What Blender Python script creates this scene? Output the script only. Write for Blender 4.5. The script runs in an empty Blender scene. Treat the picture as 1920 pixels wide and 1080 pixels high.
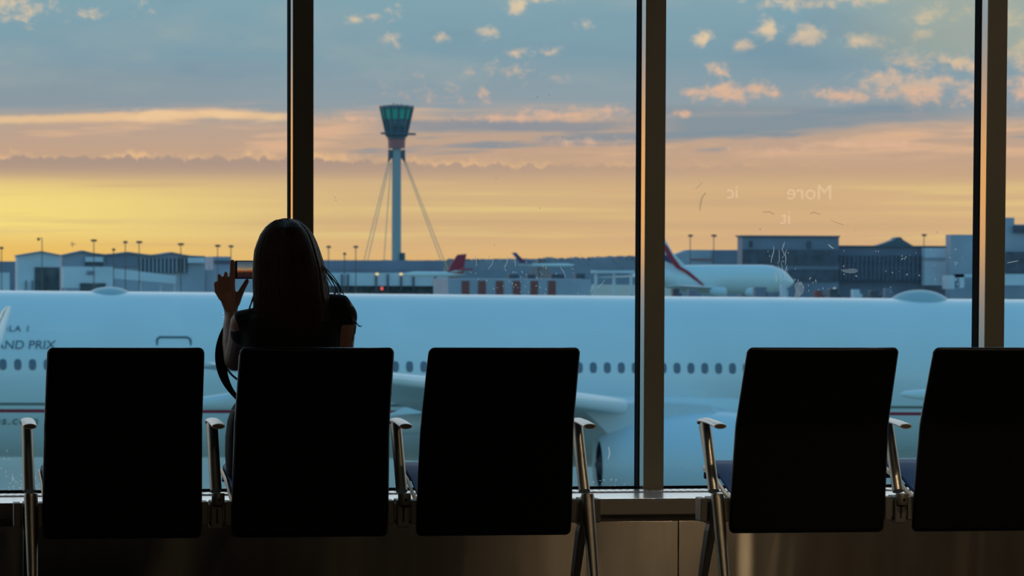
import bpy, bmesh, math, random
from mathutils import Vector, Matrix
random.seed(7)
S = bpy.context.scene
COL = S.collection
PI = math.pi
R = math.radians

# ------------------------------------------------------------------ camera
F = 7000.0
EYE = 1.12
YAW, PITCH, ROLL, SHIFT = math.atan(1220 / 7000), R(3.3), 0.0035, 366.0
cam_d = bpy.data.cameras.new('camera')
cam = bpy.data.objects.new('camera', cam_d)
COL.objects.link(cam)
M3 = (Matrix.Rotation(-YAW, 3, 'Z') @ Matrix.Rotation(PI / 2 - PITCH, 3, 'X') @ Matrix.Rotation(ROLL, 3, 'Z'))
cam.matrix_world = Matrix.Translation((0, 0, EYE)) @ M3.to_4x4()
cam_d.sensor_width = 36.0
cam_d.sensor_fit = 'HORIZONTAL'
cam_d.lens = F * 36 / 1920
cam_d.shift_y = SHIFT / 1920
cam_d.clip_start = 0.1
cam_d.clip_end = 60000
cam_d.dof.use_dof = True
cam_d.dof.focus_distance = 11.7
cam_d.dof.aperture_fstop = 15.0
S.camera = cam
EYEV = Vector((0, 0, EYE))


def P(px, py, Y):
    """point of the plane y = Y that the photograph shows at a pixel"""
    d = M3 @ Vector(((px - 960) / F, (540 - py + SHIFT) / F, -1.0))
    return EYEV + d * (Y / d.y)


# ------------------------------------------------------------------ colour and materials
def lin(c):
    return tuple(((v / 255) / 12.92 if v / 255 <= 0.04045 else ((v / 255 + 0.055) / 1.055) ** 2.4) for v in c)


def mat(name, col, rough=0.6, metal=0.0, spec=0.5, noise=0.0, nscale=8.0, bump=0.0, emit=None, estr=0.0, stretch=None):
    m = bpy.data.materials.new(name)
    m.use_nodes = True
    nt = m.node_tree
    b = nt.nodes['Principled BSDF']
    b.inputs['Base Color'].default_value = (*col, 1)
    b.inputs['Roughness'].default_value = rough
    b.inputs['Metallic'].default_value = metal
    b.inputs['Specular IOR Level'].default_value = spec
    if noise or bump:
        tc = nt.nodes.new('ShaderNodeTexCoord')
        n = nt.nodes.new('ShaderNodeTexNoise')
        n.inputs['Scale'].default_value = nscale
        n.inputs['Detail'].default_value = 5
        src = tc.outputs['Object']
        if stretch:
            mp = nt.nodes.new('ShaderNodeMapping')
            mp.inputs['Scale'].default_value = stretch
            nt.links.new(src, mp.inputs['Vector'])
            src = mp.outputs['Vector']
        nt.links.new(src, n.inputs['Vector'])
        if noise:
            r = nt.nodes.new('ShaderNodeValToRGB')
            r.color_ramp.elements[0].position = 0.3
            r.color_ramp.elements[1].position = 0.7
            r.color_ramp.elements[0].color = (*[c * (1 - noise) for c in col], 1)
            r.color_ramp.elements[1].color = (*[min(1, c * (1 + noise)) for c in col], 1)
            nt.links.new(n.outputs['Fac'], r.inputs['Fac'])
            nt.links.new(r.outputs['Color'], b.inputs['Base Color'])
        if bump:
            bp = nt.nodes.new('ShaderNodeBump')
            bp.inputs['Strength'].default_value = bump
            bp.inputs['Distance'].default_value = 0.01
            nt.links.new(n.outputs['Fac'], bp.inputs['Height'])
            nt.links.new(bp.outputs['Normal'], b.inputs['Normal'])
    if emit:
        b.inputs['Emission Color'].default_value = (*emit, 1)
        b.inputs['Emission Strength'].default_value = estr
    return m


M = {}
M['leather'] = mat('black_leather', (0.0035, 0.0035, 0.004), 0.45, 0, 0.25, bump=0.08, nscale=160)
M['seat_sky'] = mat('sky_tinted_seat', (0.015, 0.07, 0.24), 0.5, 0, 0.08)  # blue sky reflection put into the colour of black seats
M['edge'] = mat('edge_highlight_metal', (0.55, 0.55, 0.56), 0.35, 0.8)
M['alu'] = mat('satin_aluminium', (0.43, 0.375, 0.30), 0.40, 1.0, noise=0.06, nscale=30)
M['pad'] = mat('sky_lit_aluminium', (0.88, 0.84, 0.81), 0.36, 0.5)  # sky reflection on the arm tops put into a lighter base
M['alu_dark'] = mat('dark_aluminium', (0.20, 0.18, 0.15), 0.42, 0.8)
M['beam'] = mat('beam_metal', (0.20, 0.18, 0.15), 0.5, 0.5)
M['hole'] = mat('black_hole', (0.005, 0.005, 0.005), 0.9)
M['mullion'] = mat('bronze_paint', (0.125, 0.108, 0.072), 0.42, 0.0, 0.5, noise=0.05, nscale=3)
M['mullion_side'] = mat('polished_metal', (0.80, 0.78, 0.76), 0.16, 1.0, noise=0.1, nscale=2.5, stretch=(1, 1, .4))
M['rubber'] = mat('black_rubber', (0.006, 0.006, 0.007), 0.9, 0, 0.05)
M['sill'] = mat('sill_metal', (0.92, 0.92, 0.91), 0.20, 0.9, noise=0.03, nscale=14)
M['sill_front'] = mat('sill_front_paint', (0.30, 0.26, 0.20), 0.45, 0.0, noise=0.08, nscale=6)
M['panel'] = mat('brushed_panel', (0.36, 0.30, 0.225), 0.30, 0.6, noise=0.14, nscale=4, stretch=(3, 1, .6))
_b = M['panel'].node_tree.nodes['Principled BSDF']
_t = M['panel'].node_tree.nodes.new('ShaderNodeTangent')
_t.direction_type = 'RADIAL'
_t.axis = 'Z'
_b.inputs['Anisotropic'].default_value = 1.0
_b.inputs['Anisotropic Rotation'].default_value = 0.25
M['panel'].node_tree.links.new(_t.outputs[0], _b.inputs['Tangent'])
M['floor'] = mat('polished_dark_floor', (0.055, 0.047, 0.04), 0.25, 0, 0.5, noise=0.2, nscale=3)
M['room'] = mat('room_paint', (0.07, 0.065, 0.058), 0.85, noise=0.05)
M['skin'] = mat('skin', (0.46, 0.24, 0.16), 0.5, noise=0.06, nscale=20)
M['hair'] = mat('dark_brown_hair', (0.045, 0.019, 0.011), 0.40, 0, 0.5, bump=0.6, nscale=60, stretch=(6, 6, .5))
M['cloth'] = mat('black_cotton', (0.010, 0.010, 0.011), 0.9, noise=0.2, nscale=40)
M['denim'] = mat('dark_denim', (0.018, 0.022, 0.032), 0.9, noise=0.2, nscale=60)
M['bag'] = mat('bag_leather', (0.007, 0.007, 0.008), 0.75, 0, 0.12)
M['silver'] = mat('silver', (0.7, 0.66, 0.6), 0.25, 1)
M['phone'] = mat('phone_body', (0.015, 0.015, 0.018), 0.3)
M['white_paint'] = mat('white_aircraft_paint', (0.80, 0.82, 0.82), 0.22, 0, 0.5, noise=0.02, nscale=.6)
M['grey_paint'] = mat('grey_aircraft_paint', (0.68, 0.71, 0.73), 0.35)
M['nacelle'] = mat('nacelle_paint', (0.72, 0.76, 0.80), 0.3)
M['dome'] = mat('dome_paint', (0.42, 0.50, 0.52), 0.4)
M['cabin_glass'] = mat('cabin_window', (0.15, 0.18, 0.23), 0.25)
M['red'] = mat('red_stripe', (0.42, 0.02, 0.045), 0.4)
M['taupe'] = mat('taupe_stripe', (0.20, 0.20, 0.17), 0.5)
M['ink'] = mat('grey_lettering', (0.13, 0.17, 0.21), 0.5)
M['ink_gold'] = mat('olive_lettering', (0.20, 0.24, 0.21), 0.5)
M['dark'] = mat('dark_metal', (0.07, 0.08, 0.11), 0.5, 0.2)
M['apron'] = mat('apron_concrete', (0.30, 0.37, 0.32), 0.75, noise=0.15, nscale=.05)
M['facade'] = mat('hazy_pale_facade', (0.70, 0.70, 0.76), 0.6, noise=0.1, nscale=.15)  # distance haze put into the bluish base of all three facades
M['facade_mid'] = mat('hazy_grey_facade', (0.42, 0.42, 0.49), 0.6, noise=0.12, nscale=.12)
M['facade_dark'] = mat('hazy_dark_facade', (0.24, 0.24, 0.31), 0.55, noise=0.14, nscale=.1)
M['roof'] = mat('roof_metal', (0.26, 0.26, 0.31), 0.6)
M['band'] = mat('tinted_glazing', (0.085, 0.09, 0.125), 0.35, noise=0.35, nscale=.35)
M['opening'] = mat('deep_opening', (0.10, 0.10, 0.11), 0.8, noise=0.5, nscale=.6)
M['mast'] = mat('mast_steel', (0.16, 0.13, 0.11), 0.7)
M['trees'] = mat('hazy_trees', (0.20, 0.21, 0.235), 0.95, noise=0.22, nscale=.02)  # distance haze greyed into the foliage colour
M['brick'] = mat('red_door_paint', (0.32, 0.085, 0.075), 0.7)
M['tower'] = mat('tower_steel', (0.36, 0.38, 0.40), 0.5)
M['tower_glass'] = mat('green_tower_glass', (0.10, 0.46, 0.36), 0.3)
M['tower_dark'] = mat('tower_dark_steel', (0.11, 0.14, 0.17), 0.5)
M['tower_red'] = mat('tower_red_band', (0.46, 0.16, 0.16), 0.6)
M['cable'] = mat('stay_cable', (0.75, 0.58, 0.42), 0.7)
M['tail_red'] = mat('tail_red', (0.40, 0.03, 0.06), 0.45)
M['tail_blue'] = mat('tail_blue', (0.05, 0.09, 0.22), 0.45)
M['lamp'] = mat('lit_lamp', (0.8, 0.6, 0.3), 0.5, emit=(1.0, .72, .3), estr=0.8)
M['redlamp'] = mat('lit_red_lamp', (0.8, 0.1, 0.1), 0.5, emit=(1.0, .12, .10), estr=0.8)
M['sign'] = mat('sign_board', (0.012, 0.012, 0.014), 0.6)
M['letters'] = mat('lit_letters', (0.8, 0.8, 0.75), 0.5, emit=(1.0, .95, .85), estr=1.8)


def glass_mat():
    m = bpy.data.materials.new('window_glass')
    m.use_nodes = True
    nt = m.node_tree
    nt.nodes.clear()
    out = nt.nodes.new('ShaderNodeOutputMaterial')
    tr = nt.nodes.new('ShaderNodeBsdfTransparent')
    tr.inputs['Color'].default_value = (0.985, 0.985, 0.98, 1)
    gl = nt.nodes.new('ShaderNodeBsdfGlossy')
    gl.inputs['Roughness'].default_value = 0.0
    lw = nt.nodes.new('ShaderNodeLayerWeight')      # Schlick's curve for the pane, the same on both faces
    lw.inputs['Blend'].default_value = 0.5
    pw = nt.nodes.new('ShaderNodeMath')
    pw.operation = 'POWER'
    pw.inputs[1].default_value = 5.0
    ma = nt.nodes.new('ShaderNodeMath')
    ma.operation = 'MULTIPLY_ADD'
    ma.inputs[1].default_value = 0.965
    ma.inputs[2].default_value = 0.035
    nt.links.new(lw.outputs['Facing'], pw.inputs[0])
    nt.links.new(pw.outputs[0], ma.inputs[0])
    mx = nt.nodes.new('ShaderNodeMixShader')
    nt.links.new(ma.outputs[0], mx.inputs[0])
    nt.links.new(tr.outputs[0], mx.inputs[1])
    nt.links.new(gl.outputs[0], mx.inputs[2])
    nt.links.new(mx.outputs[0], out.inputs[0])
    return m


def smear_mat(name, col, alpha):
    m = bpy.data.materials.new(name)
    m.use_nodes = True
    nt = m.node_tree
    nt.nodes.clear()
    out = nt.nodes.new('ShaderNodeOutputMaterial')
    tr = nt.nodes.new('ShaderNodeBsdfTransparent')
    tl = nt.nodes.new('ShaderNodeBsdfTranslucent')
    tl.inputs['Color'].default_value = (*col, 1)
    mx = nt.nodes.new('ShaderNodeMixShader')
    mx.inputs[0].default_value = alpha
    nt.links.new(tr.outputs[0], mx.inputs[1])
    nt.links.new(tl.outputs[0], mx.inputs[2])
    nt.links.new(mx.outputs[0], out.inputs[0])
    return m


M['glass'] = glass_mat()
M['smear'] = smear_mat('pale_smear', (0.95, 0.92, 0.88), 0.40)
M['smear_soft'] = smear_mat('soft_smear', (0.9, 0.9, 0.9), 0.16)
M['smear_dark'] = smear_mat('dried_dirt', (0.30, 0.24, 0.24), 0.16)


# phone screen: a live picture of the sunset, lit from behind
def screen_mat():
    m = bpy.data.materials.new('phone_screen')
    m.use_nodes = True
    nt = m.node_tree
    nt.nodes.clear()
    out = nt.nodes.new('ShaderNodeOutputMaterial')
    em = nt.nodes.new('ShaderNodeEmission')
    tc = nt.nodes.new('ShaderNodeTexCoord')
    sp = nt.nodes.new('ShaderNodeSeparateXYZ')
    mr = nt.nodes.new('ShaderNodeMapRange')
    mr.inputs['From Min'].default_value = -0.026
    mr.inputs['From Max'].default_value = 0.026
    no = nt.nodes.new('ShaderNodeTexNoise')
    no.inputs['Scale'].default_value = 90
    ad = nt.nodes.new('ShaderNodeMath')
    ad.operation = 'MULTIPLY_ADD'
    ad.inputs[1].default_value = 0.16
    r = nt.nodes.new('ShaderNodeValToRGB')
    el = r.color_ramp.elements
    el[0].position = 0.0
    el[0].color = (*lin((22, 18, 22)), 1)
    el[1].position = 1.0
    el[1].color = (*lin((66, 80, 92)), 1)
    for p, c in ((0.42, (45, 28, 26)), (0.5, (120, 66, 40)), (0.6, (150, 120, 82)), (0.76, (92, 100, 104))):
        e = el.new(p)
        e.color = (*lin(c), 1)
    nt.links.new(tc.outputs['Object'], sp.inputs[0])
    nt.links.new(tc.outputs['Object'], no.inputs['Vector'])
    nt.links.new(sp.outputs['Z'], mr.inputs['Value'])
    nt.links.new(no.outputs['Fac'], ad.inputs[0])
    nt.links.new(mr.outputs[0], ad.inputs[2])
    nt.links.new(ad.outputs[0], r.inputs[0])
    nt.links.new(r.outputs[0], em.inputs[0])
    nt.links.new(em.outputs[0], out.inputs[0])
    return m


M['screen'] = screen_mat()


# ------------------------------------------------------------------ mesh helpers
class MB:
    def __init__(self):
        self.v, self.f = [], []

    def add(self, vs, fs):
        o = len(self.v)
        self.v += [Vector(p) for p in vs]
        self.f += [tuple(i + o for i in q) for q in fs]
        return self

    def box(self, a, b, bev=0.0):
        x0, x1 = sorted((a[0], b[0]))
        y0, y1 = sorted((a[1], b[1]))
        z0, z1 = sorted((a[2], b[2]))
        if bev:
            bm = bmesh.new()
            bmesh.ops.create_cube(bm, size=1)
            for v in bm.verts:
                v.co = Vector((x0 + (v.co.x + .5) * (x1 - x0), y0 + (v.co.y + .5) * (y1 - y0), z0 + (v.co.z + .5) * (z1 - z0)))
            bmesh.ops.bevel(bm, geom=bm.edges[:] + bm.verts[:], offset=bev, segments=2, affect='EDGES', profile=.5)
            bm.verts.index_update()
            self.add([v.co.copy() for v in bm.verts], [[v.index for v in q.verts] for q in bm.faces])
            bm.free()
            return self
        vs = [(x0, y0, z0), (x1, y0, z0), (x1, y1, z0), (x0, y1, z0), (x0, y0, z1), (x1, y0, z1), (x1, y1, z1), (x0, y1, z1)]
        return self.add(vs, [(3, 2, 1, 0), (4, 5, 6, 7), (0, 1, 5, 4), (1, 2, 6, 5), (2, 3, 7, 6), (3, 0, 4, 7)])

    def loft(self, rings, cap=True):
        n = len(rings[0])
        vs = [p for r in rings for p in r]
        fs = []
        for i in range(len(rings) - 1):
            for j in range(n):
                k = (j + 1) % n
                fs.append((i * n + j, i * n + k, (i + 1) * n + k, (i + 1) * n + j))
        if cap:
            fs.append(tuple(range(n - 1, -1, -1)))
            o = (len(rings) - 1) * n
            fs.append(tuple(range(o, o + n)))
        return self.add(vs, fs)

    def prism(self, poly, d):
        """closed outline (3D points) pushed along d"""
        n = len(poly)
        d = Vector(d)
        vs = [Vector(p) for p in poly] + [Vector(p) + d for p in poly]
        fs = [tuple(range(n)), tuple(range(2 * n - 1, n - 1, -1))]
        for j in range(n):
            k = (j + 1) % n
            fs.append((k, j, n + j, n + k))
        return self.add(vs, fs)

    def tube(self, pts, rad, n=12, ref=(0, 1, 0), round_ends=True):
        """sweep along pts; rad: number or list of numbers / (a, b): a across ref x dir, b along ref"""
        pts = [Vector(p) for p in pts]
        m = len(pts)
        if not isinstance(rad, (list, tuple)):
            rad = [rad] * m
        rr = [(q, q) if not isinstance(q, (tuple, list)) else q for q in rad]
        ref = Vector(ref)
        fr = []
        for i in range(m):
            t = (pts[min(i + 1, m - 1)] - pts[max(i - 1, 0)]).normalized()
            a = t.cross(ref)
            if a.length < 1e-4:
                a = t.cross(Vector((1, 0.2, .1)))
            a.normalize()
            b = a.cross(t).normalized()
            fr.append((t, a, b))
        rings = []

        def ring(c, i, k):
            t, a, b = fr[i]
            return [c + a * (rr[i][0] * k * math.cos(2 * PI * j / n)) + b * (rr[i][1] * k * math.sin(2 * PI * j / n)) for j in range(n)]
        if round_ends:
            e = min(rr[0])
            for q in (0.97, 0.7, 0.35):
                rings.append(ring(pts[0] - fr[0][0] * e * q, 0, math.sqrt(max(0, 1 - q * q))))
        for i in range(m):
            rings.append(ring(pts[i], i, 1))
        if round_ends:
            e = min(rr[-1])
            for q in (0.35, 0.7, 0.97):
                rings.append(ring(pts[-1] + fr[-1][0] * e * q, m - 1, math.sqrt(max(0, 1 - q * q))))
        return self.loft(rings)

    def lathe(self, prof, axis_o, axis_d, n=32, cap=True):
        """prof: list of (along, radius)"""
        o, d = Vector(axis_o), Vector(axis_d).normalized()
        a = d.cross(Vector((0, 0, 1)))
        if a.length < 1e-4:
            a = Vector((1, 0, 0))
        a.normalize()
        b = d.cross(a)
        rings = [[o + d * s + (a * math.cos(2 * PI * j / n) + b * math.sin(2 * PI * j / n)) * r for j in range(n)] for s, r in prof]
        return self.loft(rings, cap)

    def ball(self, c, r, nu=16, nv=10):
        c = Vector(c)
        r = Vector(r) if hasattr(r, '__len__') else Vector((r, r, r))
        rings = []
        for i in range(nv + 1):
            ph = PI * (0.02 + 0.96 * i / nv)
            rings.append([c + Vector((r.x * math.sin(ph) * math.cos(2 * PI * j / nu), r.y * math.sin(ph) * math.sin(2 * PI * j / nu), -r.z * math.cos(ph))) for j in range(nu)])
        return self.loft(rings)

    def build(self, name, m, parent=None, origin=None, smooth=False, bev=0.0):
        org = Vector(origin) if origin is not None else (Vector(parent.get('_o', (0, 0, 0))) if parent else Vector())
        me = bpy.data.meshes.new(name)
        me.from_pydata([tuple(v - org) for v in self.v], [], self.f)
        bm = bmesh.new()
        bm.from_mesh(me)
        bmesh.ops.recalc_face_normals(bm, faces=bm.faces[:])
        bm.to_mesh(me)
        bm.free()
        me.materials.append(m)
        o = bpy.data.objects.new(name, me)
        COL.objects.link(o)
        if parent:
            o.parent = parent
            po = Vector(parent.get('_o', (0, 0, 0)))
            o.location = org - po
        else:
            o.location = org
        o['_o'] = tuple(org)
        if smooth:
            for p in me.polygons:
                p.use_smooth = True
            if hasattr(me, 'set_sharp_from_angle'):
                me.set_sharp_from_angle(angle=R(45))
        if bev:
            md = o.modifiers.new('bevel', 'BEVEL')
            md.width = bev
            md.segments = 2
            md.limit_method = 'ANGLE'
        return o


def tag(o, label=None, cat=None, group=None, kind=None):
    if label:
        o['label'] = label
    if cat:
        o['category'] = cat
    if group:
        o['group'] = group
    if kind:
        o['kind'] = kind
    return o


def thing(name, loc, label, cat, group=None, kind=None):
    o = bpy.data.objects.new(name, None)
    COL.objects.link(o)
    o.location = loc
    o['_o'] = tuple(loc)
    o.empty_display_size = 0.1
    return tag(o, label, cat, group, kind)


def part(mb, name, m, parent, **k):
    return mb.build(name, m, parent, **k)


def bake(o):
    dg = bpy.context.evaluated_depsgraph_get()
    dg.update()
    me = bpy.data.meshes.new_from_object(o.evaluated_get(dg))
    o.modifiers.clear()
    old = o.data
    o.data = me
    bpy.data.meshes.remove(old)
    for p in me.polygons:
        p.use_smooth = True
    return o


def fuse(mb, name, m, parent=None, voxel=0.006, smooth=6, origin=None):
    """one continuous skin over overlapping volumes"""
    o = mb.build(name, m, parent, origin=origin)
    rm = o.modifiers.new('remesh', 'REMESH')
    rm.mode = 'VOXEL'
    rm.voxel_size = voxel
    sm = o.modifiers.new('smooth', 'SMOOTH')
    sm.iterations = smooth
    sm.factor = 0.5
    return bake(o)


def text_obj(s, name, m, parent, loc, rot, size, extrude=0.005, spacing=1.0, align='LEFT', shear=0.0, origin=None):
    c = bpy.data.curves.new(name, 'FONT')
    c.body = s
    c.size = size
    c.extrude = extrude
    c.space_character = spacing
    c.align_x = align
    c.shear = shear
    t = bpy.data.objects.new(name + '_tmp', c)
    COL.objects.link(t)
    bpy.context.view_layer.update()
    dg = bpy.context.evaluated_depsgraph_get()
    me = bpy.data.meshes.new_from_object(t.evaluated_get(dg))
    bpy.data.objects.remove(t)
    bpy.data.curves.remove(c)
    me.name = name
    me.materials.clear()
    me.materials.append(m)
    o = bpy.data.objects.new(name, me)
    COL.objects.link(o)
    o.rotation_euler = rot
    if parent:
        o.parent = parent
        o.location = Vector(loc) - Vector(parent.get('_o', (0, 0, 0)))
    else:
        o.location = loc
    o['_o'] = tuple(loc)
    return o


# ------------------------------------------------------------------ distances
YW = 13.0            # front face of the mullions
YG = 13.125          # glass
YSILL = YW / 1.036   # front edge of the sill
YC = 11.40           # top edge of the seat backs
GROUND = EYE - 9.5   # apron level

# ------------------------------------------------------------------ the room
ZS = P(1220, 919.5, YW).z          # sill top
ZTOP = 3.4
XL, XR, YB, ZC = -4.5, 13.0, -3.0, 3.8
mx = [P(588, 300, YW).x, P(1242.5, 300, YW).x, P(1886.5, 300, YW).x]   # right edges of the three mullions
pitch = (mx[2] - mx[0]) / 2
mw = P(588, 300, YW).x - P(549.3, 300, YW).x


def structure(mb, name, m, **k):
    return tag(mb.build(name, m, **k), kind='structure')


floor = structure(MB().box((XL, YB, -0.3), (XR, YSILL + .1, 0)), 'floor', M['floor'])
structure(MB().box((XL, YB, ZC), (XR, YG + .3, ZC + .2)), 'ceiling', M['room'])
structure(MB().box((XL - .2, YB, 0), (XL, YG + .3, ZC)), 'wall_left', M['room'])
structure(MB().box((XR, YB, 0), (XR + .2, YG + .3, ZC)), 'wall_right', M['room'])
structure(MB().box((XL, YB - .2, 0), (XR, YB, ZC)), 'wall_back', M['room'])
structure(MB().box((XL, YW, ZTOP), (XR, YG + .1, ZC)), 'wall_front', M['room'])

# low wall under the glazing: panels with a joint, a recess and the sill over them
zrec0, zrec1 = P(1220, 965, YSILL).z, P(1220, 976, YSILL + .03).z
mb = MB()
joint = P(1272, 1000, YSILL).x
edges = [XL] + [joint + k * 2 * pitch for k in range(-3, 5) if XL < joint + k * 2 * pitch < XR] + [XR]
for a, b in zip(edges, edges[1:]):
    mb.box((a + .0015, YSILL, 0.0), (b - .0015, YSILL + .03, zrec1))
structure(mb, 'trim_4', M['panel'], bev=.001)
structure(MB().box((XL, YSILL + .031, -.3), (XR, YG + .1, ZS - .004)), 'wall_sill', M['sill_front'])
sill = structure(MB().box((XL, YSILL - .006, ZS - .003), (XR, YG + .08, ZS)), 'trim_5', M['sill'], bev=.001)
structure(MB().box((XL, YSILL - .004, zrec0), (XR, YSILL + .02, ZS - .0035)), 'trim_6', M['sill_front'], bev=.003)
# linear air grille along the back of the sill: slanted bars standing proud of the metal
mb = MB()
x = -1.6
while x < 6.8:
    y0, y1 = YW - .105, YW - .01
    mb.prism([(x, y0, ZS), (x + .016, y0, ZS), (x + .040, y1, ZS), (x + .024, y1, ZS)], (0, 0, .005))
    x += .026
mb.box((-1.6, YW - .116, ZS), (6.8, YW - .110, ZS + .004))
structure(mb, 'trim_7', M['sill'])

# mullions, and the panes between them
mull_x = [mx[0] + pitch * k for k in range(-3, 9) if XL + .2 < mx[0] + pitch * k < XR - .2]
n_trim = 10
for xr in mull_x:
    k = round((xr - mx[0]) / pitch)
    i = {0: 1, 1: 2, 2: 3}.get(k)
    if i is None:
        i = n_trim
        n_trim += 1
    t = thing('trim_%d' % i, (xr - mw / 2, YW, ZS), None, None, kind='structure')
    part(MB().box((xr - mw, YW, ZS - .002), (xr, YW + .008, ZTOP + .02)), 'front_face', M['mullion'], t, bev=.0015)
    part(MB().box((xr - mw - .0005, YW + .006, ZS - .002), (xr + .0005, YW + .082, ZTOP)), 'side_face', M['mullion_side'], t)
    part(MB().box((xr - mw - .003, YW + .082, ZS - .002), (xr + .003, YG + .03, ZTOP)), 'gasket', M['rubber'], t)
xs = [XL] + mull_x + [XR]
n_win = 5
WIN = {}
for a, b in zip(xs, xs[1:]):
    k = round((b - mx[0]) / pitch) if b < XR - .3 else 99
    i = {0: 1, 1: 2, 2: 3, 3: 4}.get(k)
    if i is None:
        i = n_win
        n_win += 1
    x0 = a if a == XL else a + .003
    x1 = b if b == XR else b - mw - .003
    w = thing('window_%d' % i, ((x0 + x1) / 2, YG, ZS), None, None, kind='structure')
    part(MB().box((x0, YG, ZS + .008), (x1, YG + .01, ZTOP)), 'pane', M['glass'], w)
    part(MB().box((x0, YG - .012, ZS), (x1, YG + .02, ZS + .008)), 'gasket', M['rubber'], w)
    WIN[i] = w


# marks on the glass: each one a thin film lying on the inner face
def film(mb, px, py, w, h, rnd, lean=0.0, n=9):
    c = P(px, py, YG)
    s = 13.3 / F
    pts = []
    for j in range(n):
        a = 2 * PI * j / n
        k = rnd.uniform(.55, 1.1)
        dx, dz = math.cos(a) * w / 2 * k, math.sin(a) * h / 2 * k
        pts.append((c.x + (dx + lean * dz) * s, YG - .0012, c.z + dz * s))
    mb.prism(pts, (0, .0008, 0))


def streak(mb, pts, w):
    q = [P(x, y, YG) for x, y in pts]
    s = 13.3 / F
    up, dn = [], []
    for i, p in enumerate(q):
        d = (q[min(i + 1, len(q) - 1)] - q[max(i - 1, 0)])
        nn = Vector((-d.z, 0, d.x)).normalized() * (w * s / 2 * (0.35 + 0.65 * math.sin(PI * (i + .5) / len(q))))
        up.append(Vector((p.x, YG - .0012, p.z)) + nn)
        dn.append(Vector((p.x, YG - .0012, p.z)) - nn)
    mb.prism(up + dn[::-1], (0, .0008, 0))


rnd = random.Random(3)
sm2, sf2, sd2 = MB(), MB(), MB()
for k in range(46):        # flecks low on the second pane
    film(sm2, rnd.gauss(985, 62), rnd.gauss(520, 22), rnd.uniform(1, 3.2), rnd.uniform(2, 6), rnd, rnd.uniform(-.8, .8))
for x0, y0, x1, y1 in ((915, 505, 925, 488), (945, 505, 952, 480), (962, 480, 966, 500), (893, 500, 890, 478), (1050, 500, 1060, 520), (1106, 548, 1112, 532), (1120, 540, 1134, 524)):
    streak(sm2, [(x0, y0), ((x0 + x1) / 2 + 2, (y0 + y1) / 2), (x1, y1)], 1.4)
for k in range(26):
    film(sm2, rnd.uniform(1100, 1186), rnd.gauss(908, 4), rnd.uniform(1, 5), rnd.uniform(1, 4), rnd)
streak(sm2, [(1140, 862), (1143, 850), (1141, 838)], 3.5)
for x, y in ((628, 370), (630, 376), (1054, 257), (930, 335), (1012, 390), (927, 460), (1008, 182), (848, 225), (1030, 178)):
    film(sd2, x, y, 3, 4, rnd)
sm3, sf3, sd3 = MB(), MB(), MB()
for k in range(40):
    film(sm3, rnd.uniform(1560, 1820), rnd.gauss(500, 26), rnd.uniform(1, 4), rnd.uniform(2, 6), rnd, rnd.uniform(-.8, .8))
for k in range(9):
    x, y = rnd.uniform(1450, 1482), rnd.uniform(452, 505)
    pts = []
    for q in range(5):
        pts.append((x, y))
        x += rnd.uniform(-3.5, 3.5)
        y += rnd.uniform(4, 9)
    streak(sm3, pts, rnd.uniform(.9, 2.2))
for k in range(16):
    film(sm3, rnd.gauss(1466, 12), rnd.gauss(490, 18), 1.8, 4, rnd)
for k in range(14):
    film(sm3, rnd.gauss(1512, 12), rnd.gauss(537, 8), 2.2, 5, rnd)
film(sf3, 1500, 540, 26, 34, rnd)
film(sf3, 1495, 550, 16, 30, rnd)
film(sf3, 1592, 508, 34, 14, rnd)
film(sm3, 1565, 540, 9, 6, rnd)
streak(sm3, [(1553, 458), (1558, 463), (1563, 466)], 3)
streak(sd3, [(1323, 361), (1316, 371), (1313, 384), (1312, 395)], 4.5)
streak(sd3, [(1304, 354), (1309, 350), (1316, 343)], 2)
streak(sd3, [(1518, 401), (1526, 398), (1538, 402)], 3)
streak(sd3, [(1430, 398), (1442, 397), (1452, 402)], 3)
streak(sd3, [(1558, 413), (1570, 418), (1582, 422)], 2)
film(sd3, 1425, 430, 6, 4, rnd)
sm1 = MB()
for k in range(60):
    film(sm1, rnd.uniform(0, 84), 921 - abs(rnd.gauss(0, 26)), rnd.uniform(1.5, 5), rnd.uniform(2, 7), rnd, rnd.uniform(-.8, .8))
for k in range(8):
    film(sm1, rnd.uniform(384, 434), 918 - abs(rnd.gauss(0, 14)), rnd.uniform(1.5, 4), rnd.uniform(2, 5), rnd)
sm4 = MB()
streak(sm4, [(1888, 493), (1898, 491), (1909, 489)], 2)
for w, mbx, nm, mt in ((1, sm1, 'dried_splashes', 'smear'), (2, sm2, 'dried_splashes', 'smear'), (2, sd2, 'dirt_specks', 'smear_dark'),
                       (3, sm3, 'dried_splashes', 'smear'), (3, sf3, 'smear', 'smear_soft'), (3, sd3, 'dirt_specks', 'smear_dark'), (4, sm4, 'scratch', 'smear')):
    o = part(mbx, nm, M[mt], WIN[w])
    o['kind'] = 'stuff'

# lit sign on the back wall; the right pane mirrors it faintly
YV = 2 * YG - (YB + .06)
c0 = P(1508, 360, YV)
sg = thing('illuminated_sign', (c0.x, YB, c0.z - .3), 'dark wall sign with lit white lettering, mirrored faintly in the third pane', 'sign')
part(MB().box((c0.x - 1.2, YB + .002, c0.z - .35), (c0.x + 1.2, YB + .05, c0.z + .2), .004), 'board', M['sign'], sg)
cap = (375 - 345) * YV / F
for s, px, py, k in (('More', 1562, 374, 1.0), ('ic', 1386, 372, .9), ('it', 1484, 420, .9)):
    q = P(px, py, YV)
    text_obj(s, 'lettering', M['letters'], sg, (q.x, YB + .056, q.z), (PI / 2, 0, PI), cap * k / .72, .003)

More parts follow.
